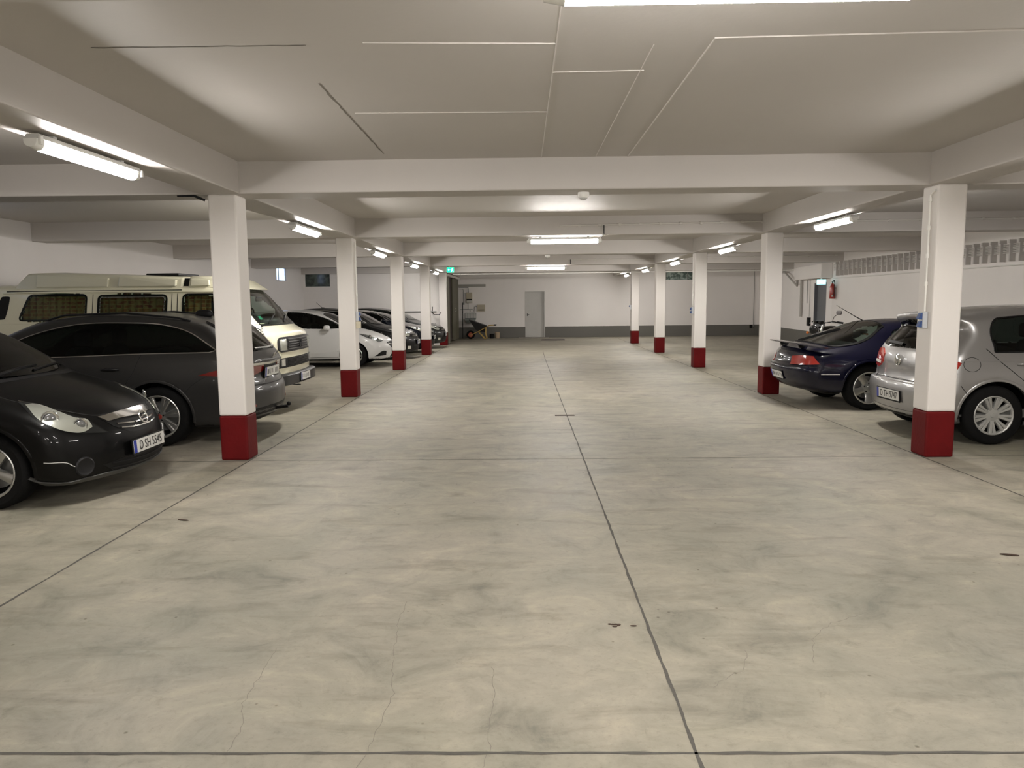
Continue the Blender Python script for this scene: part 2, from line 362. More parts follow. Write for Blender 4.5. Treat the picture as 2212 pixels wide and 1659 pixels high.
# wall at the end of the left row, with the ramp behind it
RX = (-8.05, -7.12, 2.20, 2.66)
ew = MB(); y0 = 27.52
ew.box((XL, y0, 0), (RX[0], y0+.2, ZC)).box((RX[0], y0, 0), (RX[1], y0+.2, RX[2])).box((RX[0], y0, RX[3]), (RX[1], y0+.2, ZC)).box((RX[1], y0, 0), (-3.08, y0+.2, ZC))
struct('wall_left_end', ew, M_brick)
struct('wall_ramp', MB().box((-8.2, YB-.2, 0), (-2.9, YB+T, ZC)), mat('ramp_shade_colour', (.06,.055,.045), .9))  # gloom of the unlit ramp is put into this near-black colour
M_wframe = mat('window_frame_metal', (0.20, 0.21, 0.20), .4, .4)
def window(i, corners, m, bars, frame_w=.035, th=.012):
    # corners: four points of the opening; pane and frame follow its plane
    p = [Vector(c) for c in corners]; n = (p[1]-p[0]).cross(p[3]-p[0]).normalized()*th
    o = struct('window_%d' % i, MB().prism([q-n for q in p], [q+n for q in p]), m)
    mb = MB(); c = sum(p, Vector())/4; inn = [c+(q-c)*(1-2*frame_w/max((q-c).length, .1)) for q in p]
    for k in range(4): mb.prism([p[k]-n*2, p[(k+1)%4]-n*2, inn[(k+1)%4]-n*2, inn[k]-n*2], [p[k]+n*2, p[(k+1)%4]+n*2, inn[(k+1)%4]+n*2, inn[k]+n*2])
    for f in bars:
        a = p[0].lerp(p[1], f); b = p[3].lerp(p[2], f); e = (p[1]-p[0]).normalized()*(.014 if th > .01 else .02)
        mb.prism([a-e-n*2, a+e-n*2, b+e-n*2, b-e-n*2], [a-e+n*2, a+e+n*2, b+e+n*2, b-e+n*2])
    mb.build('window_frame', M_wframe, o)
M_sky = glass('daylight_window_glass', (.93, .95, 1.0))
for i, h in enumerate(LW): window(i+1, [(XL-.03, h[0], h[2]), (XL-.03, h[1], h[2]), (XL-.03, h[1], h[3]), (XL-.03, h[0], h[3])], M_sky, [.28], .012, .003)
def obscured(name, c1, c2, sc):
    mm, t, b = nt(name); tc = t.nodes.new('ShaderNodeNewGeometry'); n = t.nodes.new('ShaderNodeTexNoise'); n.inputs['Scale'].default_value = sc; n.inputs['Detail'].default_value = 3; n.inputs['Distortion'].default_value = 1.5
    mx = t.nodes.new('ShaderNodeMix'); mx.data_type = 'RGBA'; mr = t.nodes.new('ShaderNodeMapRange'); mr.inputs[1].default_value = .42; mr.inputs[2].default_value = .6
    t.links.new(tc.outputs['Position'], n.inputs['Vector']); t.links.new(n.outputs['Fac'], mr.inputs[0]); t.links.new(mr.outputs[0], mx.inputs[0])
    mx.inputs[6].default_value = (*c1, 1); mx.inputs[7].default_value = (*c2, 1); t.links.new(mx.outputs[2], b.inputs['Base Color']); b.inputs['Roughness'].default_value = .12; return mm
window(3, [(RX[0], y0+.08, RX[2]), (RX[1], y0+.08, RX[2]), (RX[1], y0+.08, RX[3]), (RX[0], y0+.08, RX[3])], obscured('dark_green_glass', (.025,.035,.03), (.08,.105,.09), 2.0), [], .012)
window(4, [(WX[0], YB+.10, WX[2]), (WX[1], YB+.10, WX[2]), (WX[1], YB+.10, WX[3]), (WX[0], YB+.10, WX[3])], obscured('wired_green_glass', (.10,.14,.125), (.36,.43,.40), 4.5), [.78], .014)

# columns
NTH = ['nearest', 'second', 'third', 'fourth', 'farthest']
for side, x0, ys in (('left', CXL, LY), ('right', CXR, RY)):
    for i, y in enumerate(ys):
        e = empty('concrete_column', (x0+CW/2, y+CW/2, 0), '%s of the five white columns with dark red base in the %s row' % (NTH[i], side), 'column', 'columns along the %s side of the driving aisle' % side)
        h = CW/2
        MB().box((-h, -h, .457), (h, h, ZB+.004)).build('column_shaft', M_col, e, bevel=.018)
        s = MB().box((-h-.001, -h-.001, 0), (h+.001, h+.001, .457)).build('red_base', M_red, e, bevel=.018); s['label'] = 'dark red painted column base'

# ------------------------------------------------------------------ lamps
def lamp(x, y, along, label, group):
    e = empty('fluorescent_lamp', (x, y, ZB+.002), label, 'lamp', group, 0 if along == 'x' else PI/2)
    MB().prism([(-.60,-.055,-.055), (.60,-.055,-.055), (.60,.055,-.055), (-.60,.055,-.055)], [(-.60,-.04,-.022), (.60,-.04,-.022), (.60,.04,-.022), (-.60,.04,-.022)]).box((-.42,-.02,-.023), (-.38,.02,0)).box((.38,-.02,-.023), (.42,.02,0)).build('housing', M_lamph, e, bevel=.004)
    n = 10; prof = [(math.cos(PI*k/n)*.047, -.056-.062*math.sin(PI*k/n)**.75) for k in range(n+1)]
    MB().prism([(-.555, a, b) for a, b in prof], [(.555, a, b) for a, b in prof]).build('diffuser', M_tube, e, smooth=True)
    for s in (-1, 1):
        prof2 = [(a*1.04, (b+.056)*1.03-.0555) for a, b in prof]
        MB().prism([(s*.556, a, b) for a, b in prof2], [(s*.625, a*.86, (b+.056)*.8-.0555) for a, b in prof2]).box((s*.60-.012,-.06,-.09), (s*.60+.012,-.045,-.04)).build('end_cap', M_capm, e, smooth=True)
xl, xr = CXL+CW/2-.035, CXR+CW/2+.08
word = ['nearest', 'second', 'third', 'fourth', 'fifth', 'sixth']
for i, y in enumerate([5.22, 10.32, 15.5, 20.5, 25.5]):
    lamp(xl, y, 'y', 'lit tube lamp under the left long beam, %s from the viewer' % word[i], 'lit tube lamps under the left long beam')
for i, y in enumerate([10.2, 15.4, 20.55, 25.5, 30.1]):
    lamp(xr, y, 'y', 'lit tube lamp under the right long beam, %s visible from the viewer' % word[i], 'lit tube lamps under the right long beam')
for i, (y, l) in enumerate([(2.53, 'lit tube lamp cut by the top edge of the photo, over the aisle'), (12.60, 'lit tube lamp across the middle of the aisle, larger one of the two fully seen'), (22.75, 'lit tube lamp across the middle of the aisle, smaller one farther back')]):
    lamp(.70, y, 'x', l, 'lit tube lamps across the aisle')
for x, y, a, l in [(xr, 5.2, 'y', 'lit tube lamp just out of view beyond the right edge of the photo'), (xl, .2, 'y', 'lit tube lamp to the left of the viewer'), (xr, .2, 'y', 'lit tube lamp to the right of the viewer'),
                (xl, -4.8, 'y', 'lit tube lamp behind the viewer under the left long beam'), (xr, -4.8, 'y', 'lit tube lamp behind the viewer under the right long beam'), (.70, -2.45, 'x', 'added unseen tube lamp across the aisle close behind the viewer'), (.70, -7.4, 'x', 'lit tube lamp across the aisle behind the viewer')]:  # crosswise lamp close behind is added, unseen, to brighten the near floor
    lamp(x, y, a, l, 'lit tube lamps behind the viewer')

# ------------------------------------------------------------------ fittings on beams, columns and walls
M_cond = mat('painted_conduit', (0.62, 0.60, 0.56), .5)
M_cwhite = mat('white_conduit', (0.85, 0.84, 0.80), .4)
def conduit(pts, label, r=.012, clips=0, m=None, group=None, cat='conduit pipe', name='conduit_pipe', clipd=(0,-1,0)):
    m = m or M_cond; o = MB().tube(pts, r, 8).build(name, m, smooth=True); tag(o, label, cat, group)
    if clips:
        a, b = Vector(pts[0]), Vector(pts[1]); d = (b-a).normalized(); n = int((b-a).length/clips)
        for k in range(1, n+1):
            c = a+d*clips*k; MB().tube([c-d*.02, c+d*.02], r*1.9, 8).build('pipe_clip', m, o)
    return o
g = 'painted conduits on beams'
conduit([(.60, BY[4]-.02, 2.80), (3.90, BY[4]-.02, 2.83)], 'conduit with clips on the second cross beam over the aisle', clips=.33, group=g)
conduit([(1.33, BY[4]-.03, 2.80), (1.33, BY[4]-.03, 2.66), (1.30, BY[4]+.12, 2.62)], 'short cable dropping to the larger lamp across the aisle', r=.008, m=M_black)
conduit([(4.45, BY[4]-.02, 2.82), (XR-.02, BY[4]-.02, 2.84)], 'conduit with clips on the second cross beam in the right bays', clips=.5, group=g)
conduit([(1.35, BY[6]-.02, 2.80), (3.88, BY[6]-.02, 2.80)], 'conduit with clips on the fourth cross beam over the aisle', clips=.4, group=g)
conduit([(1.42, BY[6]-.03, 2.80), (1.42, BY[6]-.03, 2.66)], 'short cable dropping to the smaller lamp across the aisle', r=.01, m=M_dark)
conduit([(4.45, BY[6]-.02, 2.82), (9.3, BY[6]-.02, 2.84)], 'conduit with clips on the fourth cross beam in the right bays', clips=.8, group=g)
conduit([(-2.62, BY[7]-.03, 2.70), (-2.62, BY[7]-.03, 2.88), (-2.50, BY[7]-.03, 2.93), (3.85, BY[7]-.03, 2.93)], 'thin conduit from the green exit sign along the last cross beam', r=.010)
conduit([(-2.55, BY[7]-.04, 2.585), (9.8, BY[7]-.04, 2.60)], 'long white pipe hanging under the last cross beam', r=.020, m=M_cwhite)
conduit([(10.02, YB-.02, .38), (10.02, YB-.02, 2.95)], 'thin conduit down the back wall in the far right corner', r=.012, m=mat('grey_pipe', (.25,.25,.24), .5))
tag(MB().box((9.86, YB-.05, .33), (9.96, YB, .47)).build('socket_box', M_black, bevel=.005), 'small black socket on the grey dado in the far right corner', 'socket')
conduit([(-7.6, y0-.03, 1.24), (-3.2, y0-.03, 1.24)], 'dark rail along the white end wall behind the left row of cars', r=.022, m=mat('grey_pipe', (.25,.25,.24), .5), cat='rail', name='wall_rail')

for x, y, l in [(.61, BY[3]+.2, 'round white motion detector under the nearest cross beam'), (.58, BY[5]+.2, 'round white motion detector under the third cross beam')]:
    e = tag(MB().lathe([(.0, 0), (.055, 0), (.058, -.03), (.045, -.055), (.0, -.055)], (0,0,0), 'z', 24).build('motion_detector', M_cwhite, smooth=True), l, 'detector', 'motion detectors'); e.location = (x, y, ZB)
    MB().blob((0,0,-.055), (.036,.036,.026), 1.0).build('sensor_lens', M_plastic, e, smooth=True)

M_bluelid = mat('blue_socket_lid', (0.02, 0.06, 0.20), .4)
def sockets(x, y, z, s, label, n=2):
    e = empty('socket_box', (x, y, z), label, 'socket', 'wall sockets on columns')
    MB().box((0 if s > 0 else -.05, -.04, -.08), (.05 if s > 0 else 0, .04, .08)).build('housing', mat('pale_grey_plastic', (.50,.52,.55), .4), e, bevel=.006)
    for k in range(n):
        zz = .04-.08*k
        MB().prism([(s*.05, -.034, zz-.032), (s*.05, .034, zz-.032), (s*.05, .034, zz+.034), (s*.05, -.034, zz+.034)], [(s*.085, -.028, zz-.026), (s*.085, .028, zz-.026), (s*.06, .028, zz+.03), (s*.06, -.028, zz+.03)]).build('socket_lid', M_bluelid, e, bevel=.004)
sockets(CXR, RY[0]+.11, 1.355, -1, 'double socket with blue lids on the nearest right column')
sockets(CXR, RY[2]+.11, 1.33, -1, 'double socket with dark lids on the third right column')
sockets(CXR, RY[4]+.11, 1.33, -1, 'small grey socket on the farthest right column', 1)
sockets(CXL+CW, LY[1]+.11, 1.36, 1, 'grey double socket on the second left column')
bx = MB().box((0,-.035,-.055), (.075,.035,.055)).build('junction_box', mat('cream_plastic', (.60,.55,.42), .4), bevel=.005); bx.location = (CXL+CW, LY[1]+.09, 1.215); tag(bx, 'cream box below the socket on the second left column', 'junction box')
conduit([(CXR-.014, RY[0]+.11, 1.44), (CXR-.014, RY[0]+.11, 2.56), (CXR-.014, RY[0]+.02, 2.60)], 'white conduit with clips down the nearest right column', r=.009, clips=.27, m=M_cwhite)
conduit([(CXL+CW+.014, LY[1]+.13, 1.45), (CXL+CW+.014, LY[1]+.13, 2.60)], 'white conduit with clips down the second left column', r=.009, clips=.27, m=M_cwhite)
conduit([(CXR-.014, RY[2]+.11, 1.42), (CXR-.014, RY[2]+.11, 2.62)], 'white conduit down the third right column', r=.009, clips=.27, m=M_cwhite)
conduit([(CXL-.03, LY[0]+.02, 2.60), (CXL-.12, LY[0]-.02, 2.64), (CXL-.30, LY[0]+.02, 2.648)], 'dark cable stub at the top of the nearest left column', r=.012, m=M_dark)

# exit signs
M_green = emis('exit_green', (0.0, 0.62, 0.30), 1.3); M_signw = emis('exit_white', (0.75, 1.0, 0.90), 2.2)
def exit_sign(loc, rz, label, gmat, wmat, sc=1.0):
    e = empty('exit_sign', loc, label, 'exit sign', 'lit exit signs', rz); w_, h_ = .175*sc, .10*sc
    MB().box((-w_, 0, -h_), (w_, .04, h_)).box((-.03,.005,h_), (.03,.035,h_+.03)).build('sign_housing', M_cwhite, e, bevel=.006)
    MB().box((-w_+.008, -.004, -h_+.008), (w_-.008, .002, h_-.008)).build('sign_panel', gmat, e)
    q = MB(); z = sc   # door and running figure with arrow
    q.box((-.155*z,-.008,-.075*z), (-.085*z,-.0045,.075*z)); q.add([(-.06*z,-.008,.0), (-.02*z,-.008,.04*z), (-.02*z,-.008,-.04*z)], [(0,1,2)]); q.box((-.02*z,-.008,-.012*z), (.035*z,-.005,.012*z))
    q.box((.085*z,-.008,-.01*z), (.11*z,-.005,.04*z)); q.prism([(.06*z,-.008,-.07*z), (.075*z,-.008,-.07*z), (.10*z,-.008,-.005*z), (.085*z,-.008,-.005*z)], [(.06*z,-.005,-.07*z), (.075*z,-.005,-.07*z), (.10*z,-.005,-.005*z), (.085*z,-.005,-.005*z)])
    q.prism([(.13*z,-.008,-.06*z), (.145*z,-.008,-.06*z), (.112*z,-.008,-.0*z), (.10*z,-.008,-.01*z)], [(.13*z,-.005,-.06*z), (.145*z,-.005,-.06*z), (.112*z,-.005,.0), (.10*z,-.005,-.01*z)]); q.blob((.108*z,-.006,.058*z), (.014*z,.004,.014*z), 1.0, 10)
    q.build('pictogram', wmat, e)
exit_sign((-2.67, BY[7]-.10, 2.745), 0, 'lit green exit sign with white pictogram above the far left column', M_green, M_signw)
exit_sign((9.20, 23.20, 2.08), 0, 'lit pale blue exit sign beside the grey door on the right wall', emis('exit_pale', (0.30, 0.85, 0.95), 1.5), emis('exit_paler', (0.85, 1.0, 1.0), 3.5), .82)

# fire extinguisher on the right wall
e = empty('fire_extinguisher', (XR-.10, 22.85, 1.56), 'red fire extinguisher with black hose on the right wall', 'fire extinguisher')
M_fire = mat('extinguisher_red', (.30,.018,.012), .25, coat=.6)
MB().lathe([(0,0), (.075,0), (.08,.015), (.08,.36), (.065,.42), (.03,.45), (.03,.47), (0,.47)], (0,0,0), 'z', 28).build('cylinder', M_fire, e, smooth=True)
MB().tube([(0,0,.47), (0,0,.52)], .02).box((-.012,-.09,.50), (.012,.05,.515)).box((-.012,-.10,.53), (.012,.04,.54)).build('valve', M_black, e)
MB().tube([(0,.0,.50), (.0,-.05,.56), (.0,-.11,.56), (.0,-.15,.48), (.0,-.15,.25), (.0,-.11,.08)], .013, 8).build('hose', M_black, e, smooth=True)
MB().box((-.05,-.082,.06), (.0,-.070,.115)).build('label_sticker', M_plate, e)
MB().box((.078,-.02,.30), (.10,.02,.34)).build('wall_bracket', M_steel, e)

# cable ladder high on the right wall
e = empty('cable_ladder', (XR-.001, 0, 2.18), 'long ribbed cable ladder high along the right wall', 'cable ladder')
Y0, Y1 = 2.0, 22.9
MB().box((-.06, Y0, -.012), (0, Y1, .012)).build('lower_rail', M_cond, e)
M_lad = mat('ladder_grey', (.50,.475,.45), .6)
rg = MB().box((-.11, -.015, .07), (0, .015, .42)).box((-.13, -.02, .42), (0, .02, .49)).build('rung', M_lad, e); rg.location = (0, Y0+.1, 0)
for k in range(1, int((Y1-Y0)/.285)):
    r_ = rg.copy(); col.objects.link(r_); r_.parent = e; r_.location = (0, Y0+.1+k*.285, 0)
mb = MB()
for k in range(6): mb.tube([(-.05, Y0, .24+k*.032), (-.05, Y1, .24+k*.032)], .013, 6)
mb.build('cable_bundle', mat('cable_grey', (.50,.475,.45), .6), e)

# bulkhead box, pipes and switch around the grey door
q = wr(.02, 2.9, 2.20, 2.645, -.35, -.002); tag(MB().prism(*q).build('bulkhead_box', M_wall, bevel=.02), 'white boxed bulkhead above the grey door on the right', 'bulkhead')
def onw(t, z, d=-.03): v = A+dd*t+nn*d; return (v.x, v.y, z)
M_gp = mat('grey_pipe', (.25,.25,.24), .5); M_pg = mat('dull_grey_pipe', (.42,.40,.37), .6)
conduit([onw(3.05, 2.3, -.06), onw(3.05, .95, -.06)], 'thick grey vertical pipe on the far right wall left of the grey door', r=.045, m=M_pg)
conduit([onw(3.02, 2.30, -.2), onw(3.25, 2.02, -.15), onw(4.9, 2.55, -.15), onw(7.5, 2.62, -.15)], 'bent waste pipe descending diagonally on the far right wall', r=.035, m=M_pg)
conduit([onw(2.45, 2.2), onw(2.45, 1.42)], 'thin conduit ending half way beside the grey door', r=.012, m=M_gp)
conduit([onw(2.15, 2.2), onw(2.15, .965)], 'thin cable to the black switch beside the grey door', r=.010, m=M_pg)
sw = MB().prism(*wr(2.05, 2.27, .66, .94, -.08, 0)).build('switch_box', M_black, bevel=.006); tag(sw, 'black switch box on the far right wall beside the grey door', 'switch')

# folding gate to the ramp at the far left
M_olive = mat('olive_gate_paint', (.115,.108,.075), .5, var=.15)
e = empty('folding_gate', (-2.86, 29.0, 0), 'olive folding gate leaves half open at the far left opening', 'gate')
def leaf(a, b, nm='gate_leaf', m=M_olive, w_=.03):
    a, b = Vector((*a, 0)), Vector((*b, 0)); n = Vector(((b-a).y, -(b-a).x, 0)).normalized()*w_
    return MB().prism([a-n+Vector((0,0,.04)), b-n+Vector((0,0,.04)), b+n+Vector((0,0,.04)), a+n+Vector((0,0,.04))], [a-n+Vector((0,0,2.52)), b-n+Vector((0,0,2.52)), b+n+Vector((0,0,2.52)), a+n+Vector((0,0,2.52))]).build(nm, m, e, bevel=.006)
leaf((.02,-1.18), (.085,-1.06)); leaf((.0,1.0), (.10,1.45)); leaf((.10,1.5), (.0,1.95)); leaf((.0,2.0), (.11,2.4)); leaf((.11,2.45), (.0,2.75))
leaf((-.35,.35), (-.03,.75), 'gate_leaf', mat('gate_leaf_brown', (.035,.022,.018), .6))
MB().box((.0,-1.2,2.54), (.12,3.5,2.62)).build('gate_track', M_cwhite, e)
MB().tube([(.09,1.25,1.33), (.14,1.25,1.33), (.14,1.25,1.20), (.09,1.25,1.20)], .014).build('gate_handle', mat('handle_pale', (.5,.5,.42), .3), e)
conduit([(-2.60, 31.9, .02), (-2.62, 32.35, 1.55)], 'dark broom handle leaning by the olive gate', r=.016, m=M_dark, cat='pole', name='leaning_pole')

# things on the back wall by the gate
def WZ(u, v, y=32.5): s = y/1602.0; return ((u-1130)*s, 1.58-(v-652.3)*s)
tag(MB().box((-2.84, YB-.09, 2.23), (-1.62, YB, 2.34)).build('unlit_lamp', mat('dull_lamp_cover', (.30,.29,.26), .5), bevel=.01), 'unlit long lamp cover high on the back wall near the gate', 'lamp')
e = empty('fuse_box', (-2.335, YB, 1.54), 'tall beige meter box with black slot on the back wall', 'fuse box'); M_beige = mat('beige_box', (.42,.37,.27), .45)
MB().box((-.13,-.14,0), (.13,0,.45)).build('housing', M_beige, e, bevel=.006); MB().box((-.115,-.145,.11), (.115,-.138,.165)).build('display_slot', M_black, e)
MB().box((-.12,-.146,.01), (.12,-.138,.10)).build('lower_cover', mat('pale_cover', (.55,.54,.50), .4), e)
e = empty('fuse_box', (-1.83, YB, 1.17), 'low wide beige fuse box with dark slot on the back wall', 'fuse box')
MB().box((-.17,-.10,0), (.17,0,.29)).build('housing', M_beige, e, bevel=.006); MB().box((-.13,-.106,.04), (.13,-.098,.075)).build('display_slot', M_black, e)
g2 = 'thin pipes on the back wall by the gate'
for pts, l in [([(-2.80,YB-.03,2.14), (-2.62,YB-.03,2.14), (-2.59,YB-.03,2.08), (-2.59,YB-.03,1.52)], 'conduit bending down left of the tall beige box'),
               ([(-2.80,YB-.03,2.20), (-2.38,YB-.03,2.20), (-2.36,YB-.03,1.99)], 'conduit entering the top of the tall beige box'),
               ([(-2.75,YB-.03,1.26), (-2.20,YB-.03,1.26)], 'short horizontal conduit below the tall beige box'),
               ([(-2.40,YB-.03,1.54), (-2.40,YB-.03,1.26)], 'pipe from the tall beige box down to the sink tap'),
               ([(-2.0,YB-.03,1.38), (-2.12,YB-.03,1.36), (-2.14,YB-.03,1.16)], 'pipe from the wide fuse box down to the sink')]:
    conduit(pts, l, r=.012, m=M_gp, group=g2)
tag(MB().box((-2.63,YB-.05,1.46), (-2.55,YB,1.54)).build('socket_box', M_gp, bevel=.004), 'small grey socket at the end of the bent conduit by the gate', 'socket')
e = empty('utility_sink', (-2.30, YB, .80), 'enamel utility sink with raised grating on the back wall', 'sink'); M_enam = mat('enamel_grey', (.30,.33,.31), .35)
MB().prism([(-.17,-.28,-.14), (.17,-.28,-.14), (.17,0,-.14), (-.17,0,-.14)], [(-.25,-.36,.05), (.25,-.36,.05), (.25,0,.05), (-.25,0,.05)]).build('basin', M_enam, e, bevel=.015)
mb = MB().tube([(-.24,-.03,.07), (-.24,-.03,.27), (-.22,-.03,.30), (.22,-.03,.30), (.24,-.03,.27), (.24,-.03,.07), (-.24,-.03,.07)], .012)
for k in range(9): mb.tube([(-.19+k*.0475,-.03,.08), (-.19+k*.0475,-.03,.29)], .006, 5)
mb.build('grating', mat('sink_grating', (.22,.24,.23), .4), e)
MB().tube([(.0,0,.42), (.0,-.12,.42), (.0,-.14,.36)], .012).build('tap', M_steel, e)

# wheelbarrow
e = empty('wheelbarrow', (-1.95, 31.75, 0), 'wheelbarrow with black tray and yellow frame by the back wall', 'wheelbarrow'); M_yel = mat('yellow_frame', (.50,.34,.10), .5); M_tray = mat('black_tray', (.022,.022,.023), .5)
def R2(x, z): return (x, 0, z)
MB().prism([(-.02,-.16,.34), (.32,-.16,.30), (.32,.16,.30), (-.02,.16,.34)], [(-.36,-.30,.84), (.40,-.30,.57), (.40,.30,.57), (-.36,.30,.84)]).build('tray', M_tray, e, bevel=.01)
mb = MB()
for s in (-1, 1): mb.tube([(-.30,.06*s,.17), (-.02,.17*s,.29), (.36,.25*s,.50), (.52,.28*s,.58), (.78,.28*s,.59)], .018)
for s in (-1, 1): mb.tube([(.05,.20*s,.30), (.30,.24*s,.02)], .017).tube([(.36,.25*s,.50), (.34,.26*s,.25), (.40,.26*s,.02), (.30,.24*s,.02)], .017)
mb.build('frame', M_yel, e)
for s in (-1, 1): MB().tube([(.70,.28*s,.59), (.80,.28*s,.59)], .022).build('grip', M_black, e)
wh = MB().lathe([(.10,-.04), (.16,-.045), (.18,-.02), (.18,.02), (.16,.045), (.10,.04)], (-.30,0,.182), 'y', 28).build('wheel', M_tyre, e, smooth=True)
MB().lathe([(.0,-.03), (.11,-.03), (.11,.03), (.0,.03)], (-.30,0,.182), 'y', 24).build('wheel_rim', mat('rust_red_rim', (.35,.06,.02), .5), wh)
def bucket(x, y, r, h, m, label):
    o = MB().lathe([(0,.0), (r*.8,.0), (r,h), (r*1.05,h), (r*1.05,h-.015), (r*.96,h-.015), (r*.76,.01), (0,.01)], (0,0,0), 'z', 24).build('bucket', m, smooth=True); o.location = (x, y, 0); tag(o, label, 'bucket', 'buckets by the back wall')
    MB().tube([(math.cos(a)*r*1.03, -.02-math.sin(a)*.02, h-.02-math.sin(a)*.06) for a in [PI*k/8 for k in range(9)]], .004, 5).build('bucket_handle', M_steel, o)
bucket(-1.36, 32.1, .105, .20, M_black, 'small black bucket on the floor right of the wheelbarrow')
bucket(-1.12, 32.1, .11, .26, mat('beige_bucket', (.42,.32,.22), .5), 'beige bucket on the floor beside the small black bucket')
tag(MB().prism([(.72,29.9,0), (1.68,29.9,0), (1.68,30.05,0), (.72,30.05,0)], [(.74,29.93,.05), (1.66,29.93,.05), (1.66,30.02,.05), (.74,30.02,.05)]).build('wheel_stop', mat('rubber_stop', (.10,.085,.08), .8)), 'low dark wheel stop bar on the floor before the back door', 'wheel stop')
# hook and cord between the last left columns
conduit([(-3.35, y0, 1.42), (-3.35, y0-.02, 1.20), (-3.28, y0-.1, 1.13), (-3.05+.0, y0-.45, 1.13), (-2.98, y0-.5, 1.22)], 'dark bent hook bar on the end wall near the farthest left column', r=.014, m=M_dark, cat='hook', name='wall_hook')
# drain slot and small litter
tag(MB().box((.43,10.16,-.01), (.70,10.24,.004)).build('drain_slot', mat('rusty_slot', (.05,.035,.028), .9)), 'dark rusty slot across the middle floor joint', 'drain')
M_lit = mat('litter_brown', (.05,.03,.02), .9)
for x, y, sx, sy, l, n in [(2.97,4.45,.055,.012,'brown dry twig on the floor at the right','twig'), (-2.52,5.29,.05,.01,'dark twig on the floor near the left joint','twig')]:
    o = MB().blob((0,0,.005), (sx,sy,.005), .9, 10).build(n, M_lit, smooth=True); o.location = (x, y, 0); o.rotation_euler = (0,0,-.3); tag(o, l, 'twig')
o = MB()
for k in range(7): o.blob((random.uniform(-.06,.06), random.uniform(-.02,.02), .001), (random.uniform(.008,.022), .008, .0018), .8, 8)
o = o.build('oil_stain', M_lit); o.location = (.47, 3.48, .0005); o['kind'] = 'stuff'; tag(o, 'small dark oily smudge on the floor left of the middle joint', 'stain')
# ================================================================== car engine
def crom(P, closed=False, n=8):
    # Catmull-Rom through the points; a third value 1 marks a sharp corner
    P = [(p[0], p[1], p[2] if len(p) > 2 else 0) for p in P]; out = []; N = len(P)
    rng = range(N if closed else N-1)
    for i in rng:
        p1, p2 = P[i], P[(i+1)%N]; p0 = P[i-1] if (closed or i > 0) else p1; p3 = P[(i+2)%N] if (closed or i+2 < N) else p2
        d = math.hypot(p2[0]-p1[0], p2[1]-p1[1])
        def tang(a, b, c, sharp, nxt):
            if sharp: return (nxt[0], nxt[1])
            l1 = math.hypot(b[0]-a[0], b[1]-a[1]); l2 = math.hypot(c[0]-b[0], c[1]-b[1])
            if l1 < 1e-9 or l2 < 1e-9: return (nxt[0], nxt[1])
            t = ((b[0]-a[0])/l1*l2/(l1+l2)+(c[0]-b[0])/l2*l1/(l1+l2), (b[1]-a[1])/l1*l2/(l1+l2)+(c[1]-b[1])/l2*l1/(l1+l2))
            return (t[0]*d, t[1]*d)
        c = (p2[0]-p1[0], p2[1]-p1[1])
        m1 = tang(p0, p1, p2, p1[2], c); m2 = tang(p1, p2, p3, p2[2], c)
        k = max(2, min(n, int(d/.02)+2))
        for j in range(k):
            t = j/k; t2 = t*t; t3 = t2*t
            h = (2*t3-3*t2+1, t3-2*t2+t, -2*t3+3*t2, t3-t2)
            out.append(tuple(h[0]*p1[q]+h[1]*m1[q]+h[2]*p2[q]+h[3]*m2[q] for q in (0,1)))
    if not closed: out.append((P[-1][0], P[-1][1]))
    return out
class SDF2:
    def __init__(s, poly, res=.0125, pad=.35):
        P = np.array(poly); s.o = P.min(0)-pad; s.res = res; hi = P.max(0)+pad
        nx, nz = np.ceil((hi-s.o)/res).astype(int)+1
        X, Z = np.meshgrid(s.o[0]+np.arange(nx)*res, s.o[1]+np.arange(nz)*res, indexing='ij')
        d2 = np.full(X.shape, 1e9); ins = np.zeros(X.shape, bool)
        for i in range(len(P)):
            a = P[i]; b = P[(i+1)%len(P)]; e = b-a; L = (e**2).sum()
            if L < 1e-12: continue
            t = np.clip(((X-a[0])*e[0]+(Z-a[1])*e[1])/L, 0, 1)
            d2 = np.minimum(d2, (X-a[0]-t*e[0])**2+(Z-a[1]-t*e[1])**2)
            if a[1] != b[1]:
                c = ((a[1] > Z) != (b[1] > Z)) & (X < (b[0]-a[0])*(Z-a[1])/(b[1]-a[1])+a[0]); ins ^= c
        s.g = np.sqrt(d2)*np.where(ins, -1, 1); s.n = (nx, nz)
    def __call__(s, x, z):
        u = np.clip((x-s.o[0])/s.res, 0, s.n[0]-1.001); v = np.clip((z-s.o[1])/s.res, 0, s.n[1]-1.001)
        i = u.astype(int); j = v.astype(int); fu = u-i; fv = v-j; g = s.g
        return (g[i,j]*(1-fu)*(1-fv)+g[i+1,j]*fu*(1-fv)+g[i,j+1]*(1-fu)*fv+g[i+1,j+1]*fu*fv)
def smax(a, b, k):
    h = np.maximum(k-np.abs(a-b), 0)/k
    return np.maximum(a, b)+h*h*k/4
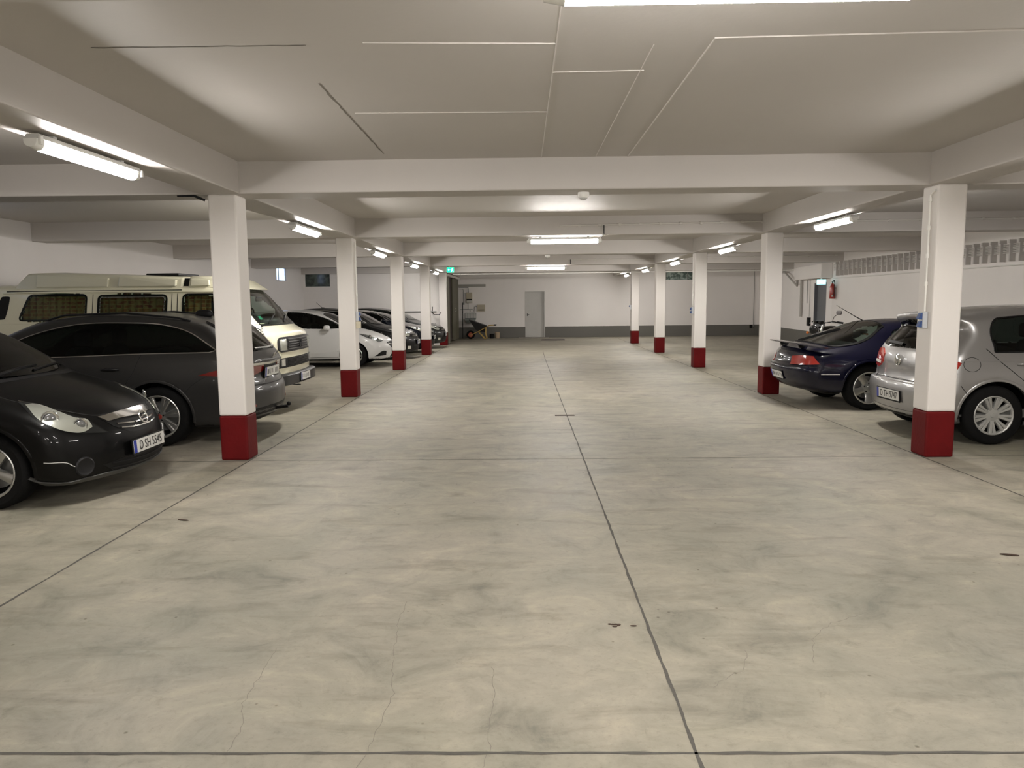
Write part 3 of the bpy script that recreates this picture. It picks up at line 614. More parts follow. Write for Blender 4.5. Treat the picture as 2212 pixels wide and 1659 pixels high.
def surface_net(f, lo, hi, h):
    n = [int(math.ceil((hi[i]-lo[i])/h))+1 for i in range(3)]
    ax = [lo[i]+np.arange(n[i])*h for i in range(3)]
    X, Y, Z = np.meshgrid(*ax, indexing='ij'); G = f(X, Y, Z); S = G < 0
    cnt = np.zeros([k-1 for k in n]); acc = np.zeros([k-1 for k in n]+[3])
    c8 = [(i,j,k) for i in (0,1) for j in (0,1) for k in (0,1)]
    sl = lambda c: tuple(slice(c[q], n[q]-1+c[q]) for q in range(3))
    for a in c8:
        for q in range(3):
            if a[q] == 0:
                b = list(a); b[q] = 1; ga = G[sl(a)]; gb = G[sl(b)]; cr = (ga < 0) != (gb < 0)
                t = np.where(cr, ga/np.where(cr, ga-gb, 1), 0); p = np.stack([np.full(t.shape, float(a[w_])) for w_ in range(3)], -1); p[..., q] += t
                acc += p*cr[..., None]; cnt += cr
    m = cnt > 0; idx = -np.ones(cnt.shape, int); idx[m] = np.arange(m.sum())
    I = np.argwhere(m); V = np.array(lo)+(I+acc[m]/cnt[m][:, None])*h
    for it in range(3):
        e = h*.15; x, y, z = V.T; v = f(x, y, z)
        g = np.stack([f(x+e,y,z)-f(x-e,y,z), f(x,y+e,z)-f(x,y-e,z), f(x,y,z+e)-f(x,y,z-e)], -1)/(2*e)
        st = -v[:, None]*g/np.maximum((g**2).sum(1), .05)[:, None]; ln = np.linalg.norm(st, axis=1); V = V+st*np.minimum(1, h*.4/np.maximum(ln, 1e-9))[:, None]
    F = []
    for q in range(3):
        r, s_ = (q+1)%3, (q+2)%3
        a = [slice(1, n[w_]-1) for w_ in range(3)]; a[q] = slice(0, n[q]-1); b = list(a); b[q] = slice(1, n[q])
        A, B = S[tuple(a)], S[tuple(b)]; ed = np.argwhere(A != B); flip = A[A != B]
        base = ed.copy()
        for w_ in range(3): base[:, w_] += (0 if w_ == q else 1)
        def at(dr, ds): c = base.copy(); c[:, r] -= dr; c[:, s_] -= ds; return idx[c[:,0], c[:,1], c[:,2]]
        quad = np.stack([at(1,1), at(0,1), at(0,0), at(1,0)], 1)
        quad[~flip] = quad[~flip][:, ::-1]; F.append(quad)
    return V, np.concatenate(F)
def interp(pts):
    xs = np.array([p[0] for p in pts]); ys = np.array([p[1] for p in pts])
    Q = crom([(a, b) for a, b in zip(xs, ys)], n=12); X = np.array([q[0] for q in Q]); Y = np.array([q[1] for q in Q])
    o = np.argsort(X, kind='stable'); return lambda x: np.interp(x, X[o], Y[o])

class Car:
    def __init__(s, name, loc, rz, label, spec, paint, liner=None, body_label=None):
        s.L, s.W = spec['L'], spec['W']/2; s.spec = spec; s.paint = paint
        s.root = empty(name, loc, label, spec.get('cat', 'car'), None, rz)
        side = SDF2(crom(spec['side'], True)); plan = interp(spec['plan']); vert = interp(spec['vert']); k = spec.get('k', .09)
        fa, fp, ra, rp = spec.get('nose', (.3, 2.4, .12, 2.4)); L, W = s.L, s.W; R = spec['R']; ax = spec['axles']; crown = spec.get('crown', .05); arch = spec.get('arch', R+.055)
        bulge = spec.get('bulge', .02)
        def f(x, y, z):
            q = np.abs(y)/W; sx = L/2-x
            sw = sx-fa*q**fp*np.clip(1-sx/(.42*L), 0, 1)**1.3+ra*q**rp*np.clip((sx-.62*L)/(.38*L), 0, 1)**1.3
            A = side(sw, z+crown*q**2*np.clip((z-.5)/.5, 0, 1))
            ww = W*plan(sx)*vert(z)
            for a in ax: ww = ww+bulge*np.exp(-((sx-a)**2+(z-R)**2*.8)/(2*(arch*.78)**2))*np.clip((arch*1.75-np.hypot(sx-a, z-R))/(arch*.5), 0, 1)
            v = smax(A, (np.abs(y)-ww)*.96, k)
            for a in ax: v = np.maximum(v, np.minimum(arch-np.hypot(sx-a, z-R), np.abs(y)-(W-.36)))
            return v
        h = spec.get('h', .028); H = max(p[1] for p in spec['side'])
        s.V, s.F = surface_net(f, (-L/2-.06, -W-.09, .06), (L/2+.06, W+.09, H+.08), h)
        s.bvh = BVHTree.FromPolygons([tuple(v) for v in s.V], [tuple(q) for q in s.F])
        P = s.V[s.F]; n = np.cross(P[:,2]-P[:,0], P[:,3]-P[:,1]); s.N = n/np.maximum(np.linalg.norm(n, axis=1), 1e-12)[:, None]; s.C = P.mean(1)
        s.keep = np.ones(len(s.F), bool); s.parts = []; s.f = f
        # open the wheel arches from below: drop faces inside the arch so tyre sits in a real housing
    def p(s, q): return Vector((s.L/2-q[0], q[1], q[2]))
    def frame(s, d):
        d = Vector(d).normalized(); up_ = Vector((0,0,1)) if abs(d.z) < .9 else Vector((1,0,0)); r = d.cross(up_).normalized(); return d, r, r.cross(d)
    def hit(s, a, b, fr, near=None):
        d, r, u = fr; o = r*a+u*b-d*8
        loc, nrm, i, dist = s.bvh.ray_cast(o, d)
        if loc is None:
            loc, nrm, i, dist = s.bvh.find_nearest(near if near else o+d*8)
        if nrm.dot(d) > 0: nrm = -nrm
        return loc, nrm
    def outline(s, pts, fr, smooth=True, closed=True):
        d, r, u = fr; P = [s.p(q) for q in pts]
        flat = [(p.dot(r), p.dot(u), (q[3] if len(q) > 3 else 0)) for p, q in zip(P, pts)]
        return crom(flat, closed, 6) if smooth else [(a, b) for a, b, c in flat]
    def patch(s, name, pts, d, m, off=.004, depth=.012, cut=False, parent=None, step=.04, smooth=True, label=None, mirror=False, shrink=.012):
        res = []
        if cut: off = max(off, .010)
        for sg in ((1, -1) if mirror else (1,)):
            q = [(a[0], a[1]*sg, *a[2:]) for a in pts]; dd = Vector((d[0], d[1]*sg, d[2])); fr = s.frame(dd); d0 = fr[0]
            out = s.outline(q, fr, smooth); pr = parent[0 if sg == 1 else 1] if isinstance(parent, (list, tuple)) else parent
            cc = sum((s.p(t) for t in q), Vector())/len(q)
            res.append(s._patch(name, out, fr, m, off, depth, cut, pr, step, label, cc, shrink))
        return res if mirror else res[0]
    def _patch(s, name, out, fr, m, off, depth, cut, parent, step, label, near, shrink):
        d, r, u = fr; n = len(out); A = np.array(out)
        def inside(x, y, poly):
            ins = np.zeros(np.shape(x), bool)
            for i in range(len(poly)):
                a = poly[i]; b = poly[(i+1)%len(poly)]
                if a[1] != b[1]: ins ^= ((a[1] > y) != (b[1] > y)) & (x < (b[0]-a[0])*(y-a[1])/(b[1]-a[1])+a[0])
            return ins
        lo, hi = A.min(0), A.max(0); gx, gy = np.meshgrid(np.arange(lo[0]+step/2, hi[0], step), np.arange(lo[1]+step/2, hi[1], step)); gx, gy = gx.ravel(), gy.ravel()
        ins = inside(gx, gy, A)
        if ins.any():
            dm = np.min(np.hypot(gx[:, None]-A[None, :, 0], gy[:, None]-A[None, :, 1]), 1); ins &= dm > step*.45
        pts2 = [Vector(p) for p in out]+[Vector((a, b)) for a, b in zip(gx[ins], gy[ins])]
        vs, es, fs, ov, oe, of = delaunay_2d_cdt(pts2, [], [list(range(n))], 1, 1e-6)
        V3 = []; rim = {}
        for v in vs:
            loc, nrm = s.hit(v.x, v.y, fr, near); V3.append(loc+nrm*off)
        F3 = [tuple(f) for f in fs]
        cnt = {}
        for f in F3:
            for i in range(len(f)):
                e = (f[i], f[(i+1)%len(f)]); cnt[tuple(sorted(e))] = cnt.get(tuple(sorted(e)), 0)+1
        k0 = len(V3); 
        for f in list(F3):
            for i in range(len(f)):
                a, b = f[i], f[(i+1)%len(f)]
                if cnt[tuple(sorted((a, b)))] == 1:
                    for q in (a, b):
                        if q not in rim: rim[q] = len(V3); V3.append(V3[q]+d*depth)
                    F3.append((b, a, rim[a], rim[b]))
        mb = MB(); mb.add(V3, F3); o = mb.build(name, m, parent or s.root, smooth=True)
        if label: o['label'] = label
        if cut:
            c = A.mean(0); C = s.C; ca = C @ np.array(r); cb = C @ np.array(u)
            inn = inside(ca, cb, A) & (s.N @ np.array(d) < -.12)
            e1 = np.min(np.hypot(ca[inn][:, None]-A[None, :, 0], cb[inn][:, None]-A[None, :, 1]), 1) if inn.any() else np.array([])
            idx = np.where(inn)[0][e1 > shrink+.003]; s.keep[idx] = False
        return o
    def line(s, name, pts, d, w_, m, off=.0015, parent=None, mirror=False, closed=False, smooth=True, depth=.004, label=None):
        res = []
        for sg in ((1, -1) if mirror else (1,)):
            q = [(a[0], a[1]*sg, *a[2:]) for a in pts]; fr = s.frame((d[0], d[1]*sg, d[2])); out = s.outline(q, fr, smooth, closed)
            P = [Vector(p) for p in out]; Q = [P[0]]
            for a, b in zip(P, P[1:]+([P[0]] if closed else [])):
                n = max(1, int((b-a).length/.04)); Q += [a.lerp(b, (i+1)/n) for i in range(n)]
            if closed: Q = Q[:-1]
            N = len(Q); mb = MB(); vs = []
            for i, p in enumerate(Q):
                a = Q[(i-1)%N] if closed else Q[max(i-1, 0)]; b = Q[(i+1)%N] if closed else Q[min(i+1, N-1)]
                t = (b-a).normalized(); nn_ = Vector((-t.y, t.x))
                for k, (ww, lift) in enumerate(((w_/2, -depth), (w_/2, off), (-w_/2, off), (-w_/2, -depth))):
                    loc, nrm = s.hit(p.x+nn_.x*ww, p.y+nn_.y*ww, fr); vs.append(loc+nrm*lift)
            fs = []
            for i in range(N if closed else N-1):
                j = (i+1)%N
                for k in range(3): fs.append((4*i+k, 4*i+k+1, 4*j+k+1, 4*j+k))
            mb.add(vs, fs); pr = parent[0 if sg == 1 else 1] if isinstance(parent, (list, tuple)) else parent
            o = mb.build(name, m, pr or s.root, smooth=True); res.append(o)
            if label: o['label'] = label
        return res if mirror else res[0]
    def side(s, name, pts, m, both=True, **k):       # outline given as (s, z) on the car's flank
        q = [(a[0], s.W, a[1], *(a[2:])) for a in pts]
        return s.patch(name, q, (0, -1, 0), m, mirror=both, **k) if both else s.patch(name, [(a[0], -s.W, *a[2:]) for a in q], (0, 1, 0), m, **k)
    def sline(s, name, pts, w_, m, both=True, **k):
        q = [(a[0], s.W, a[1], *(a[2:])) for a in pts]
        return s.line(name, q, (0, -1, 0), w_, m, mirror=both, **k)
    def finish(s, liner=M_black, seats=True, hs=None, arch_lip=True):
        V, F = s.V, s.F; R = s.spec['R']; body_f = F[s.keep]
        mb = MB(); mb.v = [tuple(v) for v in V]; mb.f = [tuple(f) for f in body_f]; mb.m = [0]*len(body_f)
        Cb = s.C[s.keep]; arch = s.spec.get('arch', R+.055)
        inside_arch = np.zeros(len(body_f), bool)
        for a in s.spec['axles']: inside_arch |= (np.hypot((s.L/2-Cb[:,0])-a, Cb[:,2]-R) < arch+.006) & (np.abs(Cb[:,1]) < s.W-.03)
        low = (Cb[:,2] < .26) & (s.N[s.keep][:,2] < -.7)
        mb.m = [1 if (inside_arch[i] or low[i]) else 0 for i in range(len(body_f))]
        me = bpy.data.meshes.new('body'); me.from_pydata(mb.v, [], mb.f); me.materials.append(s.paint); me.materials.append(M_black)
        me.polygons.foreach_set('material_index', mb.m); me.polygons.foreach_set('use_smooth', [True]*len(mb.f)); me.update()
        bm = bmesh.new(); bm.from_mesh(me); bmesh.ops.delete(bm, geom=[v for v in bm.verts if not v.link_faces], context='VERTS'); bm.to_mesh(me); bm.free()
        try: me.set_sharp_from_angle(angle=math.radians(50))
        except Exception: pass
        o = bpy.data.objects.new('body', me); col.objects.link(o); o.parent = s.root
        # interior lining: same openings, set 2.5 cm inwards
        nv = np.zeros_like(V); 
        for c in range(4): np.add.at(nv, F[:, c], s.N)
        nv /= np.maximum(np.linalg.norm(nv, axis=1), 1e-9)[:, None]
        upm = s.C[s.keep][:, 2] > .30
        me2 = bpy.data.meshes.new('interior_lining'); me2.from_pydata([tuple(v) for v in V-nv*.022], [], [tuple(f)[::-1] for f in body_f[upm]]); me2.materials.append(liner); me2.update()
        bm = bmesh.new(); bm.from_mesh(me2); bmesh.ops.delete(bm, geom=[v for v in bm.verts if not v.link_faces], context='VERTS'); bm.to_mesh(me2); bm.free()
        o2 = bpy.data.objects.new('interior_lining', me2); col.objects.link(o2); o2.parent = s.root
        if seats:
            z0 = s.spec.get('seat_z', .45); s1 = s.spec.get('seat_s', s.L*.50); yy = s.W*.42; hh = s.spec.get('seat_h', .62)
            for y in (-yy, yy):
                st = MB().blob((s.L/2-s1+.22, y, z0), (.27, .24, .12), .5).blob((s.L/2-s1-.08, y, z0+hh*.5), (.09, .23, hh*.5), .5, rot=Matrix.Rotation(-.18, 3, 'Y')).build('seat', M_seat, s.root, smooth=True)
                MB().blob((s.L/2-s1-.17, y, z0+hh+.10), (.05, .13, .09), .5).build('headrest', M_seat, st, smooth=True)
            if s.spec.get('rear_seat', True):
                MB().blob((s.L/2-s1-.62, 0, z0), (.25, s.W*.72, .12), .4).blob((s.L/2-s1-.90, 0, z0+.28), (.09, s.W*.72, .30), .4, rot=Matrix.Rotation(-.2, 3, 'Y')).build('rear_seat', M_seat, s.root, smooth=True)
            sd = s1-.62
            MB().blob((s.L/2-sd+.12, 0, z0+.28), (.22, s.W*.80, .16), .5).build('dashboard', M_dark, s.root, smooth=True)
            sy = yy*s.spec.get('drive', 1); ring = [(s.L/2-sd-.16+.05*math.sin(a), sy+.185*math.cos(a), z0+.38+.185*math.sin(a)) for a in [2*PI*i/20 for i in range(21)]]
            MB().tube(ring, .014, 6).tube([(s.L/2-sd-.16, sy-.17, z0+.38), (s.L/2-sd-.14, sy, z0+.36), (s.L/2-sd-.16, sy+.17, z0+.38)], .016, 6).build('steering_wheel', M_black, s.root, smooth=True)
        # wheel arch lips
        if arch_lip:
            for a in s.spec['axles']:
                for sg in (1, -1):
                    fr = s.frame((0, -sg, 0)); d, r, u = fr; vs = []; K = 40
                    for i in range(K+1):
                        t = -.18+(PI+.36)*i/K
                        for k, (rr, lift) in enumerate(((arch-.004, -.03), (arch-.004, .003), (arch+.012, .0045), (arch+.026, .0005), (arch+.03, -.004))):
                            P = Vector((s.L/2-a-rr*math.cos(t), 0, R+rr*math.sin(t))); P2 = Vector((s.L/2-a-max(rr, arch+.02)*math.cos(t), 0, R+max(rr, arch+.02)*math.sin(t)))
                            if P.z < .17: P.z = .17; P2.z = max(P2.z, .19)
                            loc, nrm = s.hit(P2.dot(r), P2.dot(u), fr, Vector((P2.x, sg*s.W, P2.z))); vs.append(Vector((P.x, loc.y+sg*lift, P.z)))
                    MB().add(vs, [(5*i+k, 5*i+k+1, 5*i+k+6, 5*i+k+5) for i in range(K) for k in range(4)]).build('wheel_arch_trim', s.spec.get('lip') or s.paint, s.root, smooth=True)
        # wheel housings (dark inner wells)
        for a in s.spec['axles']:
            for sg in (1, -1):
                mb = MB(); K = 24; r_ = arch-.008; yi, yo = sg*(s.W-.34), sg*(s.W-.05)
                pa = [(s.L/2-a-r_*math.cos(-.1+(PI+.2)*i/K), R+r_*math.sin(-.1+(PI+.2)*i/K)) for i in range(K+1)]
                mb.add([(x, yi, z) for x, z in pa]+[(x, yo, z) for x, z in pa], [(i, i+1, K+2+i, K+1+i) for i in range(K)]+[tuple(range(K+1))])
                mb.build('wheel_housing', M_black, s.root)
        return s
    def wheel(s, a, sg, style, rr=None, wd=.20, steer=0.0):
        R = s.spec['R']; rr = rr or R*.68; y = sg*(s.W-.035+s.spec.get('track', 0)); x = s.L/2-a
        e = (0, 0, 0); hw = wd
        pr = [(rr, -.012), (rr+.012, .0), (R-.035, .006), (R-.012, -.008), (R, -.032)]
        pr += [(R-.0015*(k%2), -.032-(hw-.064)*k/8) for k in range(1, 8)] + [(R, -hw+.032), (R-.012, -hw+.008), (R-.04, -hw), (rr, -hw)]
        tv = MB().lathe(pr, e, 'y', 64, sgn=sg).build('wheel', M_tyre, s.root, smooth=True); tv.location = (x, y, R); tv.rotation_euler = (0, 0, steer)
        MB().lathe([(.0, -hw*.62), (rr*.93, -hw*.62), (rr*.95, -hw*.5), (rr*.97, -.03)], e, 'y', 48, sgn=sg).build('wheel_barrel', M_black, tv, smooth=True)
        al = style.get('m', M_alloy)
        rim = MB().lathe([(rr*.90, -.035), (rr*.93, -.006), (rr*.99, .004), (rr+.006, .0), (rr+.004, -.02)], e, 'y', 64, sgn=sg)
        n, pair, wi, wo, dish = style['n'], style.get('pair', 0), style['wi'], style['wo'], style.get('dish', .025)
        hub = style.get('hub', .30)*rr
        for k in range(n):
            for pp in ((-pair, pair) if pair else (0,)):
                th = 2*PI*(k+.5)/n+PI/2+pp; dr = Vector((math.cos(th), 0, math.sin(th))); tn = Vector((-math.sin(th), 0, math.cos(th)))
                th0 = 2*PI*(k+.5)/n+PI/2+pp*style.get('conv', .6); d0 = Vector((math.cos(th0), 0, math.sin(th0))); t0 = Vector((-math.sin(th0), 0, math.cos(th0)))
                st = []
                for q in range(6):
                    f = q/5; c = d0*(hub*.75)*(1-f)+dr*(rr*.95)*f; t_ = (t0*(1-f)+tn*f).normalized()
                    ww = (wi*(1-f)+wo*f)+style.get('waist', 0)*(-math.sin(PI*f)); yy = sg*(-dish*(1-f)**1.2 - .004)
                    st.append([c+t_*ww+Vector((0, yy-sg*.004, 0)), c+t_*ww*.6+Vector((0, yy+sg*.004, 0)), c-t_*ww*.6+Vector((0, yy+sg*.004, 0)), c-t_*ww+Vector((0, yy-sg*.004, 0)), c-t_*ww+Vector((0, yy-sg*.03, 0)), c+t_*ww+Vector((0, yy-sg*.03, 0))])
                for q in range(5): rim.add(st[q]+st[q+1], [(j, (j+1)%6, 6+(j+1)%6, 6+j) for j in range(6)])
        rim.lathe([(0, -dish+.004), (hub*.55, -dish+.005), (hub, -dish-.002), (hub*1.02, -dish-.03)], e, 'y', 32, sgn=sg)
        ro = rim.build('rim', al, tv, smooth=True)
        cp = MB().lathe([(0, -dish+.012), (rr*.11, -dish+.010), (rr*.135, -dish+.002)], e, 'y', 24, sgn=sg).build('hub_cap', style.get('capm', al), tv, smooth=True)
        if style.get('nuts', True):
            mb = MB()
            for k in range(5):
                th = 2*PI*k/5+PI/2; mb.lathe([(0, -dish+.009), (.010, -dish+.008), (.011, -dish)], (math.cos(th)*hub*.66, 0, math.sin(th)*hub*.66), 'y', 10, sgn=sg)
            mb.build('wheel_bolts', M_dark, tv)
        MB().lathe([(0, -hw*.55), (rr*.72, -hw*.55), (rr*.72, -hw*.5), (0, -hw*.5)], e, 'y', 32, sgn=sg).build('brake_disc', M_steel, tv, smooth=True)
        return tv
    def wheels(s, style, rr=None, wd=.20, steer=0.0):
        for i, a in enumerate(s.spec['axles']):
            for sg in (1, -1): s.wheel(a, sg, style, rr, wd, steer if i == 0 else 0)
    def mirror(s, q, m, size=(.09, .10, .065), both=True):
        for sg in (1, -1):
            c = s.p((q[0], sg*q[1], q[2])); rt_ = s.p((q[0]+.02, sg*(q[1]-.16), q[2]-.06))
            o = MB().blob(c, size, .72, 18).build('door_mirror', m, s.root, smooth=True)
            MB().tube([rt_, c], [.03, .025], 8).build('mirror_arm', M_black, o, smooth=True)
            MB().blob((c.x-size[0]*.62, c.y, c.z), (size[0]*.42, size[1]*.86, size[2]*.84), .6, 14).build('mirror_glass', M_chrome, o, smooth=True)
    def handle(s, a, z, m, w_=.13):
        for sg in (1, -1):
            fr = s.frame((0, -sg, 0)); d, r, u = fr; pts = []
            for k in range(7):
                f = k/6-.5; P = Vector((s.L/2-a-w_*f, 0, z)); loc, nrm = s.hit(P.dot(r), P.dot(u), fr, Vector((P.x, sg*s.W, z))); pts.append(loc+nrm*(.028*(1-(2*abs(f))**4)+.002))
            o = MB().tube(pts, [.009, .012, .014, .014, .014, .012, .009], 8).build('door_handle', m, s.root, smooth=True)
    def plate(s, q, txt, front=True, tilt=0.0, w_=.52, h_=.11, frame=True, blue=True, ny=0.0, two=None):
        # q=(s,y,z) of the plate centre; faces forward or backward
        c = s.p(q); sg = 1 if front else -1
        e = bpy.data.objects.new('number_plate', None); col.objects.link(e); e.parent = s.root; e.location = c; e.rotation_euler = (0, tilt, (0 if front else PI)+ny)
        o = MB().box((-.012, -w_/2-.012, -h_/2-.02), (-.001, w_/2+.012, h_/2+.008)).build('plate_frame', M_black, e, bevel=.003)
        MB().box((-.001, -w_/2, -h_/2), (.003, w_/2, h_/2)).build('plate_face', M_plate, e)
        if not txt:
            mk = MB(); rr_ = random.Random(int(abs(q[0]*977+q[2]*131))); x_ = -w_/2+.07
            while x_ < w_/2-.04:
                b_ = rr_.choice((.010, .012, .026)); zt_ = h_*rr_.uniform(.20, .32); zb_ = -h_*rr_.uniform(.20, .32); mk.box((.0028, x_, zb_), (.0046, x_+b_, zt_)); x_ += b_+rr_.uniform(.014, .05)
            mk.build('plate_marks', mat('plate_mark_grey', (.08,.08,.08), .5), e)
        if blue: MB().box((.0025, -w_/2, -h_/2), (.0042, -w_/2+.045, h_/2)).build('plate_band', M_blue, e)
        rot = (PI/2, 0, PI/2)
        if two:
            text(two[0], 'plate_lettering', h_*.40, M_platetext, e, (.0045, 0, h_*.22), rot, .0008, 1.1); text(two[1], 'plate_lettering', h_*.40, M_platetext, e, (.0045, 0, -h_*.24), rot, .0008, 1.1)
        else:
            if txt: text(txt, 'plate_lettering', h_*.98, M_platetext, e, (.0045, .022, -.003), rot, .0008, .80)
        return e
# ================================================================== the cars
def emblem(car, q, r, front, style, m, tilt=0.0, ny=0.0):
    c = car.p(q); e = MB(); n = 24
    e.tube([(0, r*math.cos(2*PI*k/n), r*math.sin(2*PI*k/n)) for k in range(n+1)], r*.11, 6, caps=False)
    if style == 'bolt': e.tube([(0, -r*1.15, -r*.12), (0, -.1*r, -.02*r), (0, .02*r, .16*r), (0, r*1.15, r*.14)], [r*.04, r*.13, r*.13, r*.04], 6)
    if style == 'vw':
        for a, b in [((-.38,.85),(0,.12)), ((.38,.85),(0,.12)), ((-.78,.45),(-.36,-.75)), ((-.36,-.75),(0,.02)), ((.78,.45),(.36,-.75)), ((.36,-.75),(0,.02))]:
            e.tube([(0, a[0]*r, a[1]*r), (0, b[0]*r, b[1]*r)], r*.085, 6)
    o = e.build('emblem', m, car.root, smooth=True); o.location = c; o.rotation_euler = (0, tilt, (0 if front else PI)+ny); return o
FR = (-1, 0, -.05); RE = (1, 0, -.05); WS = (-.75, 0, -.65); RW = (.85, 0, -.5)
def sym(pts): return pts+[(p[0], -p[1], *p[2:]) for p in pts[::-1] if abs(p[1]) > 1e-6]
def headlamp(c, pts, d, lenses, back=None, glass_m=None, inner=None):
    # dark or bright bowl, round projector bowls, clear cover
    base = c.patch('headlight', pts, d, back or M_dark, off=.003, depth=.03, mirror=True)
    if inner: c.patch('reflector_bowl', inner, d, M_refl, off=.007, depth=.004, mirror=True, parent=base)
    for i, sg in enumerate((1, -1)):
        for (s_, y, z, r) in lenses:
            fr = c.frame((d[0], d[1]*sg, d[2])); dd, rr, uu = fr; P = c.p((s_, y*sg, z)); loc, nrm = c.hit(P.dot(rr), P.dot(uu), fr)
            q = (-dd).to_track_quat('Z', 'Y').to_matrix()
            def tf(mb, off): mb.v = [tuple(loc+nrm*off+q @ Vector(v)) for v in mb.v]; return mb
            tf(MB().lathe([(r*.45, -.006), (r*.8, -.002), (r*1.0, .010), (r*1.08, .004)], (0,0,0), 'z', 28), .004).build('projector_ring', M_chrome, base[i], smooth=True)
            tf(MB().blob((0,0,0), (r*.72, r*.72, .012), 1.0, 20), .004).build('projector_lens', mat('projector_glass', (.10,.10,.10), .05, coat=1), base[i], smooth=True)
    cov = c.patch('headlight_cover', pts, d, glass_m or M_lens, off=.016, depth=.012, mirror=True, parent=base)
    return base

def opel(c, corsaE=False): pass

M_pblack = mat('black_car_paint', (.0025,.0025,.0025), .35, coat=.22, spec=.12)
M_seam = mat('panel_gap', (.004,.004,.004), .8)
M_lip = mat('matte_lip', (.07,.07,.065), .6)

# ---- 1 black hatchback, nearest on the left
corsaD = dict(L=3.99, W=1.71, R=.302, axles=(.83, 3.34), k=.10, nose=(.42, 2.3, .16, 2.6), crown=.06,
  side=[(.10,.175,1),(.03,.20),(.0,.30),(.005,.42),(.03,.54),(.09,.65),(.22,.745),(.42,.83),(.70,.92),(.95,.99),(1.30,1.19),(1.70,1.385),(2.1,1.465),(2.6,1.488),(3.2,1.455),(3.72,1.36),(3.86,1.05),(3.93,.88),(3.97,.70),(3.98,.45),(3.92,.25),(3.80,.18,1)],
  plan=[(0,.86),(.2,.93),(.5,.975),(.9,1),(3.1,1),(3.6,.965),(3.99,.91)], vert=[(.15,.93),(.3,.975),(.55,1.0),(.8,.99),(.95,.955),(1.15,.865),(1.35,.77),(1.5,.69)])
def hatch_glass(c, g, base_s=.98, ws_top=1.66, zt=1.36, belt=1.0, rear=(3.80, 3.9)):
    c.patch('windscreen', sym([(base_s-.05,.0,belt),(base_s+.02,.38,belt),(base_s+.12,.64,belt+.02,1),(ws_top-.06,.53,zt-.02,1),(ws_top,.3,zt+.01)]), WS, g, cut=True, off=.003)
c = Car('black_hatchback', (-3.33-3.99/2, 6.40, 0), 0, 'glossy black hatchback with plate D SH 5545 at the left edge, front towards the aisle', corsaD, M_pblack)
hatch_glass(c, M_gdark)
c.side('side_window', [(1.22,.99,1),(1.78,1.32,1),(2.3,1.395),(2.5,1.40,1),(2.5,1.0,1)], M_gdark, cut=True, off=.003)
c.side('side_window', [(2.56,1.0,1),(2.56,1.40,1),(3.1,1.365),(3.4,1.27,1),(3.2,1.05,1)], M_gdark, cut=True, off=.003)
c.patch('rear_window', sym([(3.92,.0,.98),(3.90,.52,1.0,1),(3.78,.45,1.30,1),(3.76,0,1.33)]), (1,0,-.3), M_gdark, cut=True, off=.003)
c.finish()
hl = [(.56,.755,.85,1),(.44,.68,.80),(.34,.60,.735),(.24,.51,.665),(.19,.45,.60),(.15,.38,.535,1),(.24,.47,.545),(.34,.58,.565),(.43,.68,.62),(.50,.74,.70)]
headlamp(c, hl, (-.75,-.6,-.12), [(.43,.68,.69,.062),(.27,.545,.625,.05)], M_dark, inner=[(.53,.735,.82,1),(.47,.70,.825),(.37,.62,.75),(.29,.555,.685),(.22,.50,.66),(.205,.485,.60,1),(.27,.53,.565),(.36,.60,.575),(.44,.685,.635),(.50,.735,.715)])
g0 = c.patch('upper_grille', sym([(.03,0,.50),(.06,.22,.52),(.10,.34,.58,1),(.13,.42,.665,1),(.10,.2,.675),(.09,0,.675)]), FR, M_black, off=.003)
c.patch('chrome_bar', sym([(.05,0,.625),(.08,.22,.632),(.12,.37,.625,1),(.13,.42,.668,1),(.10,.2,.682),(.09,0,.684)]), FR, M_chrome, off=.014, parent=g0)
for z in (.582, .545): c.line('grille_slat', [(.1,-.31+(.6-z)*.6,z+.012),(.04,-.15,z),(.03,0,z-.004),(.04,.15,z),(.1,.31-(.6-z)*.6,z+.012)], FR, .010, M_chrome, off=.012, parent=g0)
emblem(c, (.018,0,.615), .058, True, 'bolt', M_chrome, -.35)
c.patch('lower_intake', sym([(.0,0,.215),(.05,.40,.225,1),(.08,.50,.29,1),(.02,.30,.315),(.0,0,.32)]), FR, M_black, off=.004)
for z in (.245,.285): c.line('intake_slat', [(.1,-.42,z),(.02,-.2,z-.006),(.0,0,z-.008),(.02,.2,z-.006),(.1,.42,z)], FR, .008, M_dark, off=.009)
for sg in (1,-1):
    P = c.p((.235,.60*sg,.305)); fr = c.frame((-.8,-.5*sg,0)); loc, nrm = c.hit(P.dot(fr[1]), P.dot(fr[2]), fr, P); q = nrm.to_track_quat('Z','Y').to_matrix()
    mb = MB().lathe([(0,.004),(.055,.006),(.068,.012),(.078,.004),(.08,-.01)], (0,0,0), 'z', 28); mb.v = [tuple(loc+q@Vector(v)) for v in mb.v]; mb.build('fog_lamp', M_dark, c.root, smooth=True)
c.line('bumper_crease', [(.45,.77,.375),(.30,.68,.345),(.30,.66,.33),(.20,.55,.325)], (-.75,-.6,0), .006, M_plastic, off=.003, mirror=True)
c.line('front_lip', [(.60,-.84,.195),(.35,-.74,.19),(.12,-.5,.19),(.03,-.2,.19),(.02,0,.19),(.03,.2,.19),(.12,.5,.19),(.35,.74,.19),(.60,.84,.195)], (-1,0,.35), .045, M_lip, off=.012, depth=.02)
c.line('bonnet_gap', [(.97,.66,1.0),(.75,.70,.93),(.50,.66,.85),(.32,.545,.76),(.2,.43,.705),(.15,.3,.69),(.13,0,.69)], (-.5,0,-.85), .006, M_seam, mirror=True)
